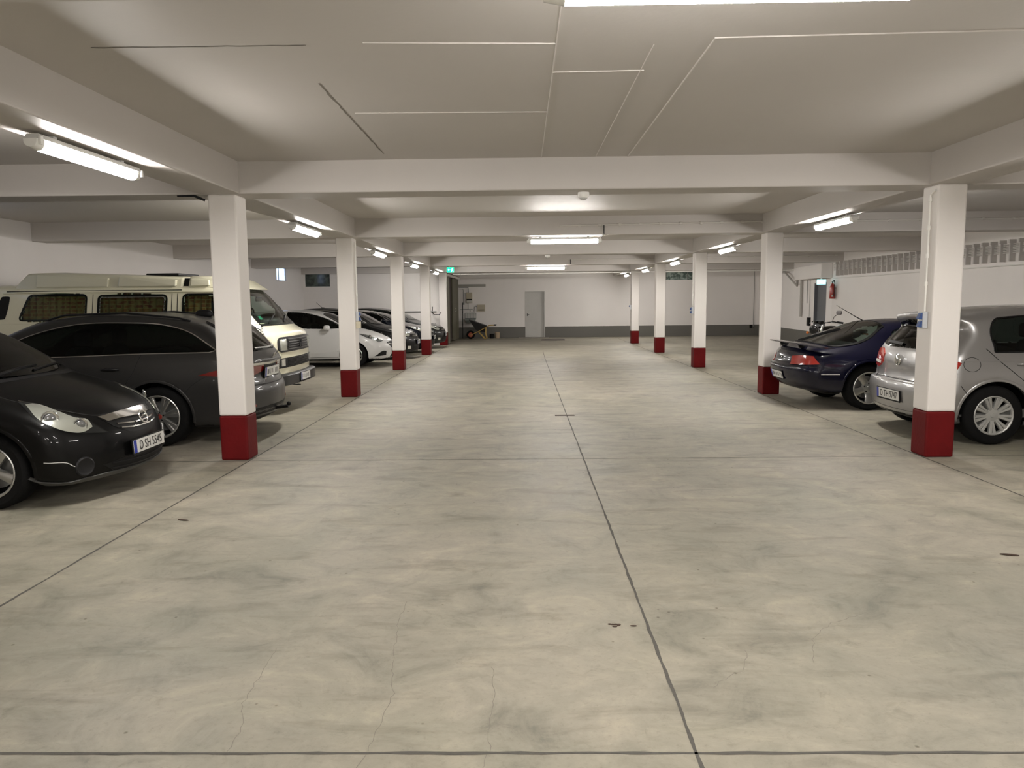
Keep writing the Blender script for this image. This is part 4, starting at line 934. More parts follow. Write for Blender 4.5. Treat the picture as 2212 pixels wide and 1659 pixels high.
c.sline('door_gap', [(1.12,.98,1),(1.08,.75),(1.12,.45),(1.22,.27,1),(2.3,.25,1),(2.5,.45),(2.53,1.0,1)], .006, M_seam, smooth=False)
c.patch('wiper_cowl', sym([(.90,0,.955),(.93,.4,.96),(1.0,.66,.985,1),(1.07,.67,1.0,1),(.98,.4,.995),(.95,0,.99)]), (-.3,0,-.95), M_dark, off=.003)
c.line('wiper', [(.98,-.45,1.03),(1.03,-.1,1.05),(1.06,.2,1.06)], WS, .014, M_black, off=.022); c.line('wiper', [(.98,.05,1.03),(1.03,.35,1.06),(1.09,.58,1.07)], WS, .014, M_black, off=.022)
c.mirror((1.52,.93,1.02), M_pblack, (.08,.09,.06)); c.handle(2.35,.86,M_pblack)
c.plate((-.022,0,.385), 'D SH 5545', tilt=-.05)
text('●', 'plate_seal', .05, M_plastic, c.root, (c.L/2+.028, -.145, .383), (PI/2,0,PI/2), .0005)
c.wheels(dict(n=5, wi=.028, wo=.042, dish=.03), steer=0)

# ---- 2 dark grey estate, tail towards the aisle
M_pgrey = mat('dark_grey_car_paint', (.036,.035,.034), .38, .35, coat=.3, spec=.3)
LJ = 4.95
def J(s, z, *k): return (LJ-s, z, *k)
jag = dict(L=LJ, W=1.88, R=.338, axles=(.88, LJ-1.14), k=.10, nose=(.40, 2.4, .30, 2.0), crown=.055, drive=1, arch=.395,
  side=[(.10,.20,1),(.02,.24),(.0,.40),(.03,.60),(.12,.72),(.5,.84),(1.1,.94),(1.45,1.0),(1.9,1.22),(2.35,1.41),(2.8,1.485),(3.3,1.50),(3.7,1.475),J(.90,1.435),J(.60,1.365),J(.50,1.31),J(.33,1.165),J(.18,1.00),J(.125,.91,1),J(.155,.86,1),J(.165,.74),J(.14,.67),J(.10,.60),J(.09,.45),J(.13,.28),J(.25,.20,1)],
  plan=[(0,.84),(.25,.92),(.6,.975),(1.0,1),(4.0,1),(4.5,.97),(LJ,.90)], vert=[(.15,.92),(.3,.96),(.55,.995),(.8,1.0),(.95,.965),(1.08,.89),(1.25,.80),(1.4,.71),(1.5,.66)], seat_s=2.55, seat_z=.48)
c = Car('dark_grey_estate_car', (-2.94-LJ/2, 9.03, 0), PI, 'dark grey estate car parked tail outwards behind the nearest left column', jag, M_pgrey)
cj = c
win = [J(3.02,1.03,1),J(2.60,1.24),J(2.21,1.345),J(1.54,1.375),J(1.1,1.345),J(.80,1.26),J(.60,1.14),J(.50,1.07,1),J(.56,1.052,1),J(1.3,1.045),J(2.3,1.02)]
c.side('side_window', win, M_gdark, cut=True, off=.003)
c.sline('window_trim', win, .022, M_chrome, off=.009, closed=True)
c.patch('windscreen', sym([(1.42,.0,1.0),(1.5,.4,1.0),(1.66,.70,1.02,1),(2.34,.56,1.37,1),(2.42,.3,1.42)]), WS, M_gdark, cut=True, off=.003)
rw_ = sym([(LJ-.22,0,1.045),(LJ-.24,.45,1.05),(LJ-.30,.62,1.07,1),(LJ-.50,.50,1.255,1),(LJ-.50,.3,1.28)])
c.patch('rear_window', rw_, (1,0,-.55), M_gdark, cut=True, off=.003)
c.finish()
c.patch('roof_spoiler', sym([(LJ-.72,.0,1.40),(LJ-.72,.5,1.36,1),(LJ-.52,.54,1.29,1),(LJ-.47,.0,1.30)]), (.2,0,-1), M_pgrey, off=.022, depth=.03)
c.line('window_wiper', [(LJ-.20,-.38,1.09),(LJ-.17,.0,1.075),(LJ-.19,.30,1.085)], (1,0,-.5), .016, M_steel, off=.02)
c.line('tail_chrome_strip', [(LJ-.32,.83,.915),(LJ-.18,.62,.895),(LJ-.12,.3,.885),(LJ-.11,0,.88),(LJ-.12,-.3,.885),(LJ-.18,-.62,.895),(LJ-.32,-.83,.915)], RE, .024, M_chrome, off=.012)
tl = [(LJ-.66,.93,.80,1),(LJ-.45,.90,.855),(LJ-.28,.82,.875),(LJ-.14,.55,.868),(LJ-.12,.30,.865,1),(LJ-.12,.31,.81),(LJ-.13,.45,.77),(LJ-.16,.60,.745),(LJ-.28,.78,.765),(LJ-.5,.90,.79)]
c.patch('tail_light', tl, (.62,-.78,0), M_redglass, off=.008, depth=.02, mirror=True)
c.patch('plate_recess', sym([(LJ-.13,0,.73),(LJ-.13,.27,.74,1),(LJ-.13,.29,.865,1),(LJ-.13,0,.868)]), RE, M_dark, off=.002)
c.plate((LJ-.15,0,.772), '', False, two=None, w_=.48, h_=.11, tilt=.10); 
c.line('hatch_gap', [(LJ-.42,.87,.70),(LJ-.20,.72,.665),(LJ-.07,.45,.645),(LJ-.05,0,.64),(LJ-.07,-.45,.645),(LJ-.20,-.72,.665),(LJ-.42,-.87,.70)], RE, .012, M_seam, off=.001)
c.line('bumper_trim', [(LJ-.35,.85,.35),(LJ-.1,.6,.34),(LJ-.0,.2,.34),(LJ-.0,-.2,.34),(LJ-.1,-.6,.34),(LJ-.35,-.85,.35)], RE, .08, M_black, off=.004, depth=.01)
c.patch('bumper_reflector', [(LJ-.22,.74,.40,1),(LJ-.10,.55,.395,1),(LJ-.10,.55,.42,1),(LJ-.22,.74,.43,1)], (.9,-.4,0), M_redglass, off=.008, mirror=True)
c.sline('door_gap', [J(1.30,1.04,1),J(1.36,.85),J(1.46,.70),J(1.53,.45,1),J(1.6,.26,1),J(2.5,.26,1),J(2.42,.6),J(2.40,1.02,1)], .007, M_seam, smooth=False)
c.sline('door_gap', [J(2.5,.26,1),J(3.3,.28,1),J(3.42,.6),J(3.36,.98,1)], .007, M_seam, smooth=False)
c.sline('fender_gap', [J(.55,.80,1),J(.72,.70),J(.82,.60,1)], .005, M_seam)
c.handle(LJ-1.62,.875,M_dark,.2); c.handle(LJ-2.72,.865,M_dark,.2)
text('XF', 'model_letters', .055, M_chrome, c.root, tuple(c.p((LJ-.045,.52,.715))), (PI/2,0,-PI/2+.18), .002, 1.3)
emblem(c, (LJ-.105,0,.975), .05, False, 'bolt', M_chrome, .6)
MB().blob(tuple(c.p((LJ-.95,0,1.47))), (.11,.022,.05), .8, 14).build('roof_antenna', M_dark, c.root, smooth=True)
for sg in (1,-1):
    MB().tube([tuple(c.p((LJ-s_, .60*sg, z))) for s_, z in ((.85,1.395),(1.0,1.435),(1.6,1.495),(2.3,1.475),(2.5,1.42))], .012, 8).build('roof_rail', M_dark, c.root, smooth=True)
MB().tube([tuple(c.p((LJ+.03,.0,.33))), tuple(c.p((LJ-.2,.0,.30)))], .02).blob(tuple(c.p((LJ+.04,0,.36))), (.026,.026,.026), 1).build('tow_hitch', M_black, c.root, smooth=True)
c.mirror((1.75,1.02,1.06), M_pgrey)
c.patch('headlight', [(.15,.5,.66,1),(.5,.86,.74,1),(.4,.8,.66),(.15,.52,.60,1)], (-.8,-.5,0), M_refl, mirror=True)
c.wheels(dict(n=7, pair=.135, conv=.5, wi=.017, wo=.024, dish=.03, m=M_alloy, capm=mat('red_cap', (.25,.04,.03), .3)), rr=.238, wd=.235)

# ---- 3 cream camper van
M_cream = mat('cream_van_paint', (.70,.67,.50), .3, coat=.6)
M_fib = mat('cream_fibreglass_roof', (.60,.58,.44), .4, coat=.3)
LT = 4.52
t3 = dict(L=LT, W=1.845, R=.325, axles=(1.02, 3.48), k=.13, nose=(.12, 2.2, .06, 4), crown=.03, cat='van', bulge=.005, arch=.375,
  side=[(.08,.36,1),(.02,.42),(.0,.60),(.0,.90),(.01,1.08),(.03,1.14),(.22,1.275),(.48,1.555),(.755,1.82),(.92,1.87,0),(1.3,1.88),(3.6,1.88),(4.15,1.87),(4.32,1.78),(4.44,1.40),(4.49,1.05),(4.51,.60),(4.46,.36,1)],
  plan=[(0,.955),(.3,.985),(.8,1),(4.0,1),(LT,.96)], vert=[(.3,.94),(.5,.985),(.9,1.0),(1.25,.995),(1.38,.975),(1.6,.93),(1.78,.885),(1.9,.85)], seat_s=1.35, seat_z=.95, seat_h=.5, rear_seat=False)
c = Car('camper_van', (-3.43-LT/2, 11.27, 0), 0, 'cream camper van with raised roof and patterned curtains in the left row', t3, M_cream)
g_t3 = M_gclear
c.patch('windscreen', sym([(.21,.0,1.285),(.23,.45,1.29),(.27,.73,1.30,1),(.62,.69,1.68),(.76,.62,1.795,1),(.75,.3,1.81)]), (-.75,0,-.6), g_t3, cut=True, off=.004)
W3 = [[(1.34,1.37,1),(.50,1.36,1),(.50,1.41,1),(.84,1.68),(.92,1.725,1),(1.34,1.725,1)], [(1.57,1.385,0),(1.57,1.72,0),(2.53,1.72,0),(2.53,1.385,0)], [(2.70,1.385,0),(2.70,1.735,0),(3.52,1.735,0),(3.66,1.385,0)]]
def rrect(P, r=.06):   # round the corners of a polygon
    out = []; N = len(P)
    for i in range(N):
        a, b, d = Vector(P[i-1][:2]), Vector(P[i][:2]), Vector(P[(i+1)%N][:2]); ra = min(r, (a-b).length*.45, (d-b).length*.45)
        p1 = b+(a-b).normalized()*ra; p2 = b+(d-b).normalized()*ra
        for k in range(5): t = k/4; q = p1.lerp(b, t).lerp(b.lerp(p2, t), t); out.append((q.x, q.y, 0))
    return out
for P in W3:
    rp = rrect(P); c.side('side_window', rp, M_gclear, cut=True, off=.003); c.sline('window_seal', rp, .024, M_black, off=.006, closed=True, smooth=False)
c.sline('window_frame_trim', rrect([(p[0], p[1]) for p in [(1.60,1.41),(1.60,1.695),(2.50,1.695),(2.50,1.41)]], .03), .010, M_chrome, off=.010, closed=True, smooth=False)
c.patch('rear_window', sym([(4.41,0,1.36),(4.42,.60,1.37,1),(4.33,.54,1.70,1),(4.32,0,1.72)]), (1,0,-.2), M_gdark, cut=True, off=.003)
c.finish(arch_lip=True)
c.side('air_vent', rrect([(3.86,1.40),(3.80,1.72),(3.93,1.72),(4.02,1.40)], .03), M_black, off=.004)
# curtains behind the panes
def curtain_mat():
    mm, t, b = nt('patterned_curtain'); L = t.links.new; tc = t.nodes.new('ShaderNodeTexCoord'); mp = t.nodes.new('ShaderNodeMapping'); mp.inputs['Rotation'].default_value = (PI/2,0,0)
    br = t.nodes.new('ShaderNodeTexBrick'); br.inputs['Scale'].default_value = 1; br.inputs['Brick Width'].default_value = .16; br.inputs['Row Height'].default_value = .055; br.inputs['Mortar Size'].default_value = .009
    br.inputs['Color1'].default_value = (.14,.035,.012,1); br.inputs['Color2'].default_value = (.20,.09,.02,1); br.inputs['Mortar'].default_value = (.24,.18,.06,1)
    n = t.nodes.new('ShaderNodeTexNoise'); n.inputs['Scale'].default_value = 14; mx = t.nodes.new('ShaderNodeMix'); mx.data_type = 'RGBA'; mr = t.nodes.new('ShaderNodeMapRange'); mr.inputs[1].default_value = .45; mr.inputs[2].default_value = .62
    L(tc.outputs['Object'], mp.inputs[0]); L(mp.outputs[0], br.inputs['Vector']); L(tc.outputs['Object'], n.inputs['Vector']); L(n.outputs['Fac'], mr.inputs[0]); L(mr.outputs[0], mx.inputs[0]); L(br.outputs['Color'], mx.inputs[6]); mx.inputs[7].default_value = (.22,.17,.055,1); L(mx.outputs[2], b.inputs['Base Color']); b.inputs['Roughness'].default_value = .95; return mm
M_cur = curtain_mat()
for s0, s1 in ((.98,1.36),(1.52,2.58),(2.66,3.72)):
    for sg in (1,-1):
        n = int((s1-s0)/.02); vs = []
        for i in range(n+1):
            x = c.L/2-s0-(s1-s0)*i/n; yy = sg*(c.W*.88+.012*math.sin(i*1.3))
            vs += [(x, yy, 1.34), (x, yy-sg*.055, 1.78)]
        MB().add(vs, [(2*i, 2*i+1, 2*i+3, 2*i+2) for i in range(n)]).build('curtain', M_cur, c.root, smooth=True)
# raised roof: long pop-top and front luggage tray
def loft(name, secs, m, parent, bevel=.02):
    mb = MB(); n = len(secs[0]); 
    for q in secs: mb.v += [tuple(c.p(v)) for v in q]
    for i in range(len(secs)-1):
        for k in range(n): mb.f.append((i*n+k, i*n+(k+1)%n, (i+1)*n+(k+1)%n, (i+1)*n+k))
    mb.f += [tuple(range(n)), tuple(range((len(secs)-1)*n, len(secs)*n))]; mb.m = [0]*len(mb.f)
    return mb.build(name, m, parent, smooth=True, bevel=bevel)
def sec(s0, s1, w0, w1, z0, z1): return [(s0,-w0,z0),(s0,w0,z0),(s1,w1,z1),(s1,.35,z1+.02),(s1,-.35,z1+.02),(s1,-w1,z1)]
pt = loft('pop_top_roof', [sec(1.37,1.38,.80,.72,1.795,1.97),sec(2.4,2.4,.81,.735,1.795,2.015),sec(3.3,3.3,.81,.735,1.795,2.05),sec(3.83,3.62,.79,.70,1.795,2.045)], M_fib, c.root, .03)
for s0, s1 in ((1.46,2.28),(2.42,3.45)):
    for sg in (1,-1):
        q = [(s0,.815,1.845),(s1,.815,1.845),(s1-.02,.795,1.965+(s1-1.4)*.03),(s0,.785,1.935+(s0-1.4)*.03)]
        a = [c.p((p_[0], p_[1]*sg, p_[2])) for p_ in q]; b = [v+Vector((0,-sg*.06,0)) for v in a]; MB().prism(b, a).build('roof_side_rib', M_fib, pt, bevel=.012)
lt = loft('luggage_tray', [sec(.62,.74,.62,.56,1.80,1.845),sec(.72,.84,.74,.66,1.80,1.93),sec(.95,.98,.79,.72,1.80,1.975),sec(1.30,1.29,.80,.73,1.80,1.985)], M_fib, c.root, .03)
for sg in (1,-1):
    a = [c.p((p_[0], p_[1]*sg, p_[2])) for p_ in [(.98,.815,1.845),(1.25,.815,1.845),(1.25,.785,1.94),(1.0,.78,1.93)]]; MB().prism([v+Vector((0,-sg*.05,0)) for v in a], a).build('roof_side_rib', M_fib, lt, bevel=.012)
MB().prism([tuple(c.p(v)) for v in [(1.30,-.78,1.79),(1.37,-.78,1.79),(1.37,.78,1.79),(1.30,.78,1.79)]], [tuple(c.p(v)) for v in [(1.30,-.70,1.955),(1.37,-.70,1.955),(1.37,.70,1.955),(1.30,.70,1.955)]]).build('roof_gap_seal', M_black, c.root)
MB().box(tuple(c.p((2.1,-.35,2.01))), tuple(c.p((1.62,.35,2.045)))).build('roof_hatch', M_black, c.root, bevel=.01)
for sg in (1,-1):
    MB().box(tuple(c.p((3.85,sg*.840,1.780))), tuple(c.p((1.37,sg*.79,1.797)))).build('roof_seal', M_black, pt)
c.sline('rain_gutter', [(.80,1.76),(1.4,1.765),(2.6,1.77),(3.9,1.765)], .018, M_cream, off=.022, depth=.0)
c.sline('door_gap', [(1.42,1.74,1),(1.42,.42,1),(.62,.40,1),(.22,.62,1),(.20,1.12,1),(.36,1.38,1),(.78,1.74,1)], .010, M_seam, smooth=False)
c.sline('door_gap', [(1.50,1.74,1),(1.50,.42,1)], .008, M_seam, smooth=False); c.sline('door_gap', [(2.61,1.74,1),(2.61,.42,1)], .008, M_seam, smooth=False)
c.sline('body_crease', [(.3,1.30),(1.5,1.335),(3,1.345),(4.35,1.34)], .012, M_cream, off=.006)
g0 = c.patch('grille_panel', sym([(.0,0,.885),(.0,.66,.885,1),(.02,.735,.92),(.02,.735,1.06),(.02,.66,1.10,1),(.0,0,1.105)]), FR, M_dark, off=.012, depth=.03)
for z in (.925,.96,.995,1.03,1.065): c.line('grille_bar', [(.02,-.46,z),(.0,0,z),(.02,.46,z)], FR, .009, mat('grille_grey', (.10,.10,.10), .35), off=.030, parent=g0, depth=-.01)
for i, sg in enumerate((1,-1)):
    o = c.patch('headlight', [(.02,sg*.505,.91,1),(.02,sg*.70,.91,1),(.02,sg*.70,1.07,1),(.02,sg*.505,1.07,1)], FR, M_refl, off=.018, depth=.01, smooth=False)
    c.patch('headlight_cover', [(.02,sg*.505,.91,1),(.02,sg*.70,.91,1),(.02,sg*.70,1.07,1),(.02,sg*.505,1.07,1)], FR, M_lens, off=.032, depth=.014, smooth=False, parent=o)
emblem(c, (-.032,0,.992), .062, True, 'vw', M_dark)
g1 = c.patch('lower_grille', sym([(.0,0,.66),(.0,.80,.66,1),(.02,.82,.80,1),(.0,0,.80)]), FR, M_black, off=.010, depth=.02)
for k in range(6): c.line('lower_grille_bar', [(.02,-.48,.68+k*.02),(.0,0,.68+k*.02),(.02,.48,.68+k*.02)], FR, .007, M_dark, off=.022, parent=g1, depth=-.005)
for sg in (1,-1): c.patch('fog_lamp', [(.02,sg*.60,.69,1),(.02,sg*.70,.69,1),(.02,sg*.70,.785,1),(.02,sg*.60,.785,1)], FR, M_refl, off=.025, depth=.02, smooth=False)
def bumper(front):
    mb = MB(); pts = []
    for k in range(17):
        t = -1+2*k/16; y = .905*t; s_ = -.075+.09*abs(t)**3+.10*max(0, abs(t)-.9)*10
        pts.append((s_ if front else LT+.04-s_-.05, y))
    vs = []
    for a, y in pts:
        o = -1 if front else 1
        vs += [tuple(c.p((a, y, .41))), tuple(c.p((a, y, .55))), tuple(c.p((a-o*.035, y, .575))), tuple(c.p((a-o*.16, y*.99, .575))), tuple(c.p((a-o*.16, y*.99, .41)))]
    n = 5; mb.add(vs, [(n*i+k, n*i+(k+1)%n, n*(i+1)+(k+1)%n, n*(i+1)+k) for i in range(16) for k in range(n)]+[tuple(range(n)), tuple(range(16*n, 17*n))])
    return mb.build('bumper', mat('bumper_grey', (.022,.022,.021), .42, .2), c.root, smooth=True)
bumper(True); bumper(False)
c.plate((-.09,0.0,.495), '', True, two=None, w_=.46, h_=.11)
MB().tube([tuple(c.p((.1,-.35,.40))), tuple(c.p((-.07,-.35,.385))), tuple(c.p((-.10,-.32,.385))), tuple(c.p((-.07,-.29,.385))), tuple(c.p((-.03,-.33,.385)))], .008, 6).build('tow_eye', M_black, c.root)
for a, b in (((.25,-.50,1.315),(.37,-.05,1.40)), ((.25,.12,1.315),(.37,.55,1.40))): c.line('wiper', [a, b], (-.75,0,-.6), .016, M_black, off=.025)
c.line('windscreen_seal', sym([(.21,.0,1.28),(.23,.45,1.285),(.27,.74,1.295,1),(.62,.70,1.68),(.765,.63,1.80,1),(.755,.3,1.815)]), (-.75,0,-.6), .022, M_black, off=.008, closed=True)
text('VO', 'door_letters', .115, M_black, c.root, tuple(c.p((.33,-c.W-.002,1.195))), (PI/2,0,0), .002, 1.25)
o = MB().box(tuple(c.p((.60,-.10,1.62))), tuple(c.p((.57,.12,1.69)))).build('inner_mirror', M_black, c.root, bevel=.01)
c.patch('windscreen_sticker', [(.34,-.62,1.36,1),(.34,-.54,1.36,1),(.38,-.54,1.41,1),(.38,-.62,1.41,1)], (-.75,0,-.6), mat('green_sticker', (.03,.30,.16), .5), off=.007, depth=.002, smooth=False)
c.mirror((.62,1.02,1.42), M_black, (.05,.08,.12)); c.handle(1.28,1.16,M_dark)
c.wheels(dict(n=8, wi=.02, wo=.03, dish=.03), rr=.19, wd=.19)
# ---- white hatchback in the third bay on the left
M_pwhite = mat('white_car_paint', (.62,.62,.61), .3, coat=.7)
def lside(p): return p
corsaE = dict(L=4.02, W=1.746, R=.305, axles=(.86, 3.37), k=.10, nose=(.40, 2.3, .16, 2.6), crown=.055,
  side=[(.10,.185,1),(.04,.21),(.0,.33),(.0,.46),(.03,.56),(.10,.64),(.28,.745),(.58,.86),(.95,.965),(1.36,1.18),(1.74,1.345),(2.1,1.41),(2.6,1.43),(3.2,1.40),(3.72,1.31),(3.86,1.05),(3.93,.88),(3.99,.70),(4.0,.45),(3.94,.25),(3.82,.18,1)],
  plan=[(0,.86),(.2,.93),(.5,.975),(.9,1),(3.1,1),(3.6,.965),(4.02,.91)], vert=[(.15,.93),(.3,.975),(.55,1.0),(.8,.99),(.95,.955),(1.15,.865),(1.35,.77),(1.5,.69)])
c = Car('white_hatchback', (-3.30-4.02/2, 18.95, 0), 0, 'white hatchback parked front outwards beyond the second left column', corsaE, M_pwhite)
hatch_glass(c, M_gdark)
c.side('side_window', [(1.10,.965,1),(1.32,1.10),(1.80,1.29),(2.2,1.36),(2.5,1.37,1),(2.62,1.02,1),(1.9,.965)], M_gdark, cut=True)
c.side('side_window', [(2.72,1.06,1),(2.62,1.365,1),(3.1,1.33),(3.4,1.25,1),(3.2,1.12,1)], M_gdark, cut=True)
c.patch('rear_window', sym([(3.92,.0,.98),(3.90,.52,1.0,1),(3.78,.45,1.30,1),(3.76,0,1.33)]), (1,0,-.3), M_gdark, cut=True)
c.finish()
headlamp(c, [(.72,.80,.83,1),(.55,.74,.815),(.35,.63,.73),(.20,.47,.65,1),(.26,.56,.62),(.33,.64,.60,1),(.38,.68,.64),(.50,.765,.70),(.62,.80,.76)], (-.75,-.62,-.12), [(.50,.72,.735,.055),(.33,.62,.665,.045)], M_dark)
g0 = c.patch('upper_grille', sym([(.02,0,.42),(.04,.22,.43),(.08,.34,.50),(.12,.42,.595,1),(.08,.2,.62),(.06,0,.62)]), FR, M_black, off=.003)
c.line('chrome_bar', [(.10,-.40,.565),(.03,-.15,.535),(.02,0,.53),(.03,.15,.535),(.10,.40,.565)], FR, .03, M_chrome, off=.014, parent=g0)
emblem(c, (-.02,0,.54), .06, True, 'bolt', M_chrome, -.1)
c.patch('fog_recess', [(.42,.78,.275,1),(.30,.70,.37),(.20,.60,.40),(.14,.52,.39,1),(.16,.52,.29,1)], (-.85,-.5,0), M_black, off=.004, mirror=True)
c.patch('lower_intake', sym([(.0,0,.23),(.05,.36,.235,1),(.05,.30,.30,1),(.0,0,.32)]), FR, M_black, off=.004)
c.plate((-.02,0,.375), '', True)
c.sline('door_gap', [(.98,.98,1),(1.02,.6),(1.12,.27,1),(2.45,.25,1),(2.62,.45),(2.66,1.03,1)], .007, M_seam, smooth=False)
c.sline('body_crease', [(1.2,.42),(1.8,.36),(2.3,.42),(2.7,.62)], .012, M_pwhite, off=.006)
c.side('side_skirt', [(1.15,.175,1),(1.15,.215,1),(2.95,.215,1),(2.95,.175,1)], M_black, off=.004)
c.mirror((1.47,.98,.99), M_pwhite, (.075,.11,.065)); c.handle(2.35,.87,M_pwhite)
c.wheels(dict(n=5, pair=.2, wi=.014, wo=.02, dish=.03), rr=.2)

# ---- three dark cars farther back on the left
def gen_hatch(name, loc, label, paint, L=4.25, W=1.79, H=1.47, belt=.98, ant=True, hood=.0, glassm=M_gdark, lights='a', plate=True):
    sp = dict(L=L, W=W, R=.315, axles=(.88, L-.80), k=.10, nose=(.40, 2.3, .18, 2.6), crown=.055,
      side=[(.10,.185,1),(.04,.21),(.0,.33),(.0,.50),(.03,.60),(.09,.69),(.30,.80+hood),(.65,.89+hood),(1.02,.98),(1.45,1.20),(1.85,H-.09),(2.3,H-.02),(2.8,H),(L-.85,H-.05),(L-.35,H-.17),(L-.16,1.05),(L-.09,.90),(L-.03,.70),(L-.01,.45),(L-.08,.25),(L-.2,.18,1)],
      plan=[(0,.86),(.2,.93),(.5,.975),(.9,1),(L-.9,1),(L-.4,.965),(L,.91)], vert=[(.15,.93),(.3,.975),(.55,1.0),(.8,.99),(.95,.955),(1.15,.865),(1.35,.77),(1.5,.69)])
    c = Car(name, loc, 0, label, sp, paint)
    c.patch('windscreen', sym([(1.0,.0,.99),(1.08,.4,.99),(1.2,.66,1.01,1),(1.80,.53,1.35,1),(1.87,.3,1.37)]), WS, glassm, cut=True)
    wn = [(1.30,1.02,1),(1.88,1.30),(2.3,H-.085),(L-1.2,H-.10),(L-.75,H-.2),(L-.62,1.08,1),(L-1.2,1.02),(2.2,1.0)]
    c.side('side_window', wn, glassm, cut=True); c.sline('window_trim', wn, .014, M_chrome, off=.012, closed=True)
    c.sline('window_pillar', [(2.62,H-.09,1),(2.60,1.0,1)], .05, M_black, off=.014, both=True)
    c.patch('rear_window', sym([(L-.12,.0,1.0),(L-.14,.55,1.02,1),(L-.32,.47,H-.19,1),(L-.33,0,H-.16)]), (1,0,-.35), glassm, cut=True)
    c.finish()
    headlamp(c, [(.68,.79,.86,1),(.48,.74,.845),(.30,.62,.765),(.17,.46,.70,1),(.20,.50,.65),(.30,.63,.645),(.45,.75,.70),(.58,.79,.76)], (-.75,-.62,-.12), [(.47,.73,.765,.05),(.31,.62,.71,.045)], M_refl)
    g0 = c.patch('upper_grille', sym([(.02,0,.56),(.06,.36,.57,1),(.10,.44,.655,1),(.06,0,.665)]), FR, M_black, off=.003)
    c.line('chrome_bar', [(.10,-.42,.64),(.04,0,.645),(.10,.42,.64)], FR, .018, M_chrome, off=.012, parent=g0)
    c.patch('lower_intake', sym([(.0,0,.24),(.08,.52,.245,1),(.08,.44,.42,1),(.0,0,.43)]), FR, M_black, off=.004)
    for z in (.30,.36): c.line('intake_slat', [(.08,-.44,z),(.01,0,z),(.08,.44,z)], FR, .010, M_dark, off=.010)
    c.patch('fog_lamp', [(.28,.66,.29,1),(.17,.56,.29,1),(.17,.56,.37,1),(.28,.66,.38,1)], (-.85,-.5,0), M_refl, off=.004, mirror=True)
    if plate: c.plate((-.015,0,.475), '', True)
    c.sline('door_gap', [(1.15,.98,1),(1.20,.6),(1.28,.27,1),(2.4,.25,1),(2.55,.5),(2.60,1.0,1)], .007, M_seam, smooth=False)
    c.mirror((1.42,.97,1.03), paint, (.075,.11,.065)); c.handle(2.42,.87,paint)
    if ant: MB().blob(tuple(c.p((2.72,0,H+.01))), (.05,.02,.015), .8, 10).tube([tuple(c.p((2.74,0,H+.015))), tuple(c.p((2.90,0,H+.16)))], .007, 6).build('roof_antenna', M_black, c.root, smooth=True)
    c.wheels(dict(n=5, pair=.2, wi=.014, wo=.02, dish=.03), rr=.21)
    return c
M_pdark2 = mat('anthracite_car_paint', (.008,.009,.009), .3, .1, coat=.5, spec=.2)
gen_hatch('black_hatchback', (-3.02-4.25/2, 21.30, 0), 'black hatchback with roof antenna directly behind the white hatchback', M_pblack, H=1.445)
gen_hatch('dark_blue_hatchback', (-2.86-4.25/2, 23.80, 0), 'dark hatchback with shining headlight seen between the third and fourth left columns', mat('dark_blue_car_paint', (.006,.008,.014), .22, .1, coat=.5, spec=.2), H=1.38, ant=False)
gen_hatch('dark_grey_hatchback', (-2.72-4.1/2, 26.05, 0), 'farthest dark hatchback whose nose covers the red base of the last left column', M_pdark2, L=4.1, H=1.42, ant=False)

# ---- silver hatchback, nearest on the right, tail outwards
M_psilver = mat('silver_car_paint', (.34,.335,.33), .33, .65, coat=.8)
LG = 4.2
def G(s, z, *k): return (LG-s, z, *k)
golf = dict(L=LG, W=1.786, R=.318, axles=(.87, LG-.70), k=.11, nose=(.36, 2.4, .20, 2.3), crown=.05,
  side=[(.10,.19,1),(.03,.22),(.0,.40),(.02,.60),(.10,.70),(.4,.83),(.8,.93),(1.05,1.0),(1.45,1.22),(1.85,1.40),(2.3,1.475),(2.8,1.485),G(.80,1.455),G(.45,1.415),G(.29,1.375),G(.30,1.345),G(.37,1.28),G(.20,1.08),G(.135,.98),G(.10,.86),G(.09,.70),G(.08,.64,1),G(.02,.625),G(.0,.56),G(.0,.42),G(.05,.26),G(.16,.20,1)],
  plan=[(0,.86),(.25,.93),(.6,.98),(1.0,1),(3.3,1),(3.8,.97),(LG,.92)], vert=[(.15,.93),(.3,.97),(.55,1.0),(.82,.995),(.93,.975),(1.05,.92),(1.2,.86),(1.38,.78),(1.5,.70)], seat_s=2.2)
c = Car('silver_hatchback', (4.30+LG/2, 8.74, 0), 0, 'silver hatchback with tail outwards behind the nearest right column', golf, M_psilver)
c.patch('windscreen', sym([(1.06,.0,1.0),(1.14,.4,1.0),(1.27,.68,1.02,1),(1.86,.56,1.35,1),(1.93,.3,1.38)]), WS, M_gdark, cut=True)
rw1 = rrect([G(.69,1.04),G(.66,1.20),G(.72,1.345),G(1.42,1.395),G(1.42,1.0),G(.68,.99)], .09)
c.side('side_window', rw1, M_gdark, cut=True, smooth=False); c.sline('window_seal', rw1, .012, M_black, off=.010, closed=True, smooth=False)
c.side('side_window', [G(1.50,.995,1),G(1.50,1.395,1),G(2.0,1.36),G(2.45,1.19),G(2.75,.99,1)], M_gdark, cut=True)
c.patch('rear_window', sym([(LG-.15,.0,1.0),(LG-.16,.45,1.005),(LG-.20,.66,1.03,1),(LG-.32,.56,1.30,1),(LG-.32,.3,1.315)]), (1,0,-.22), M_gdark, cut=True)
c.finish(liner=M_dark)
c.patch('tail_light', [(LG-.10,.44,.90,1),(LG-.12,.56,.955),(LG-.22,.76,.94),(LG-.34,.84,.88,1),(LG-.30,.83,.80),(LG-.18,.74,.745),(LG-.09,.55,.745),(LG-.09,.44,.80,1)], (.85,-.5,0), mat('bright_red_lens', (.42,.018,.008), .12, coat=1), off=.010, depth=.025, mirror=True)
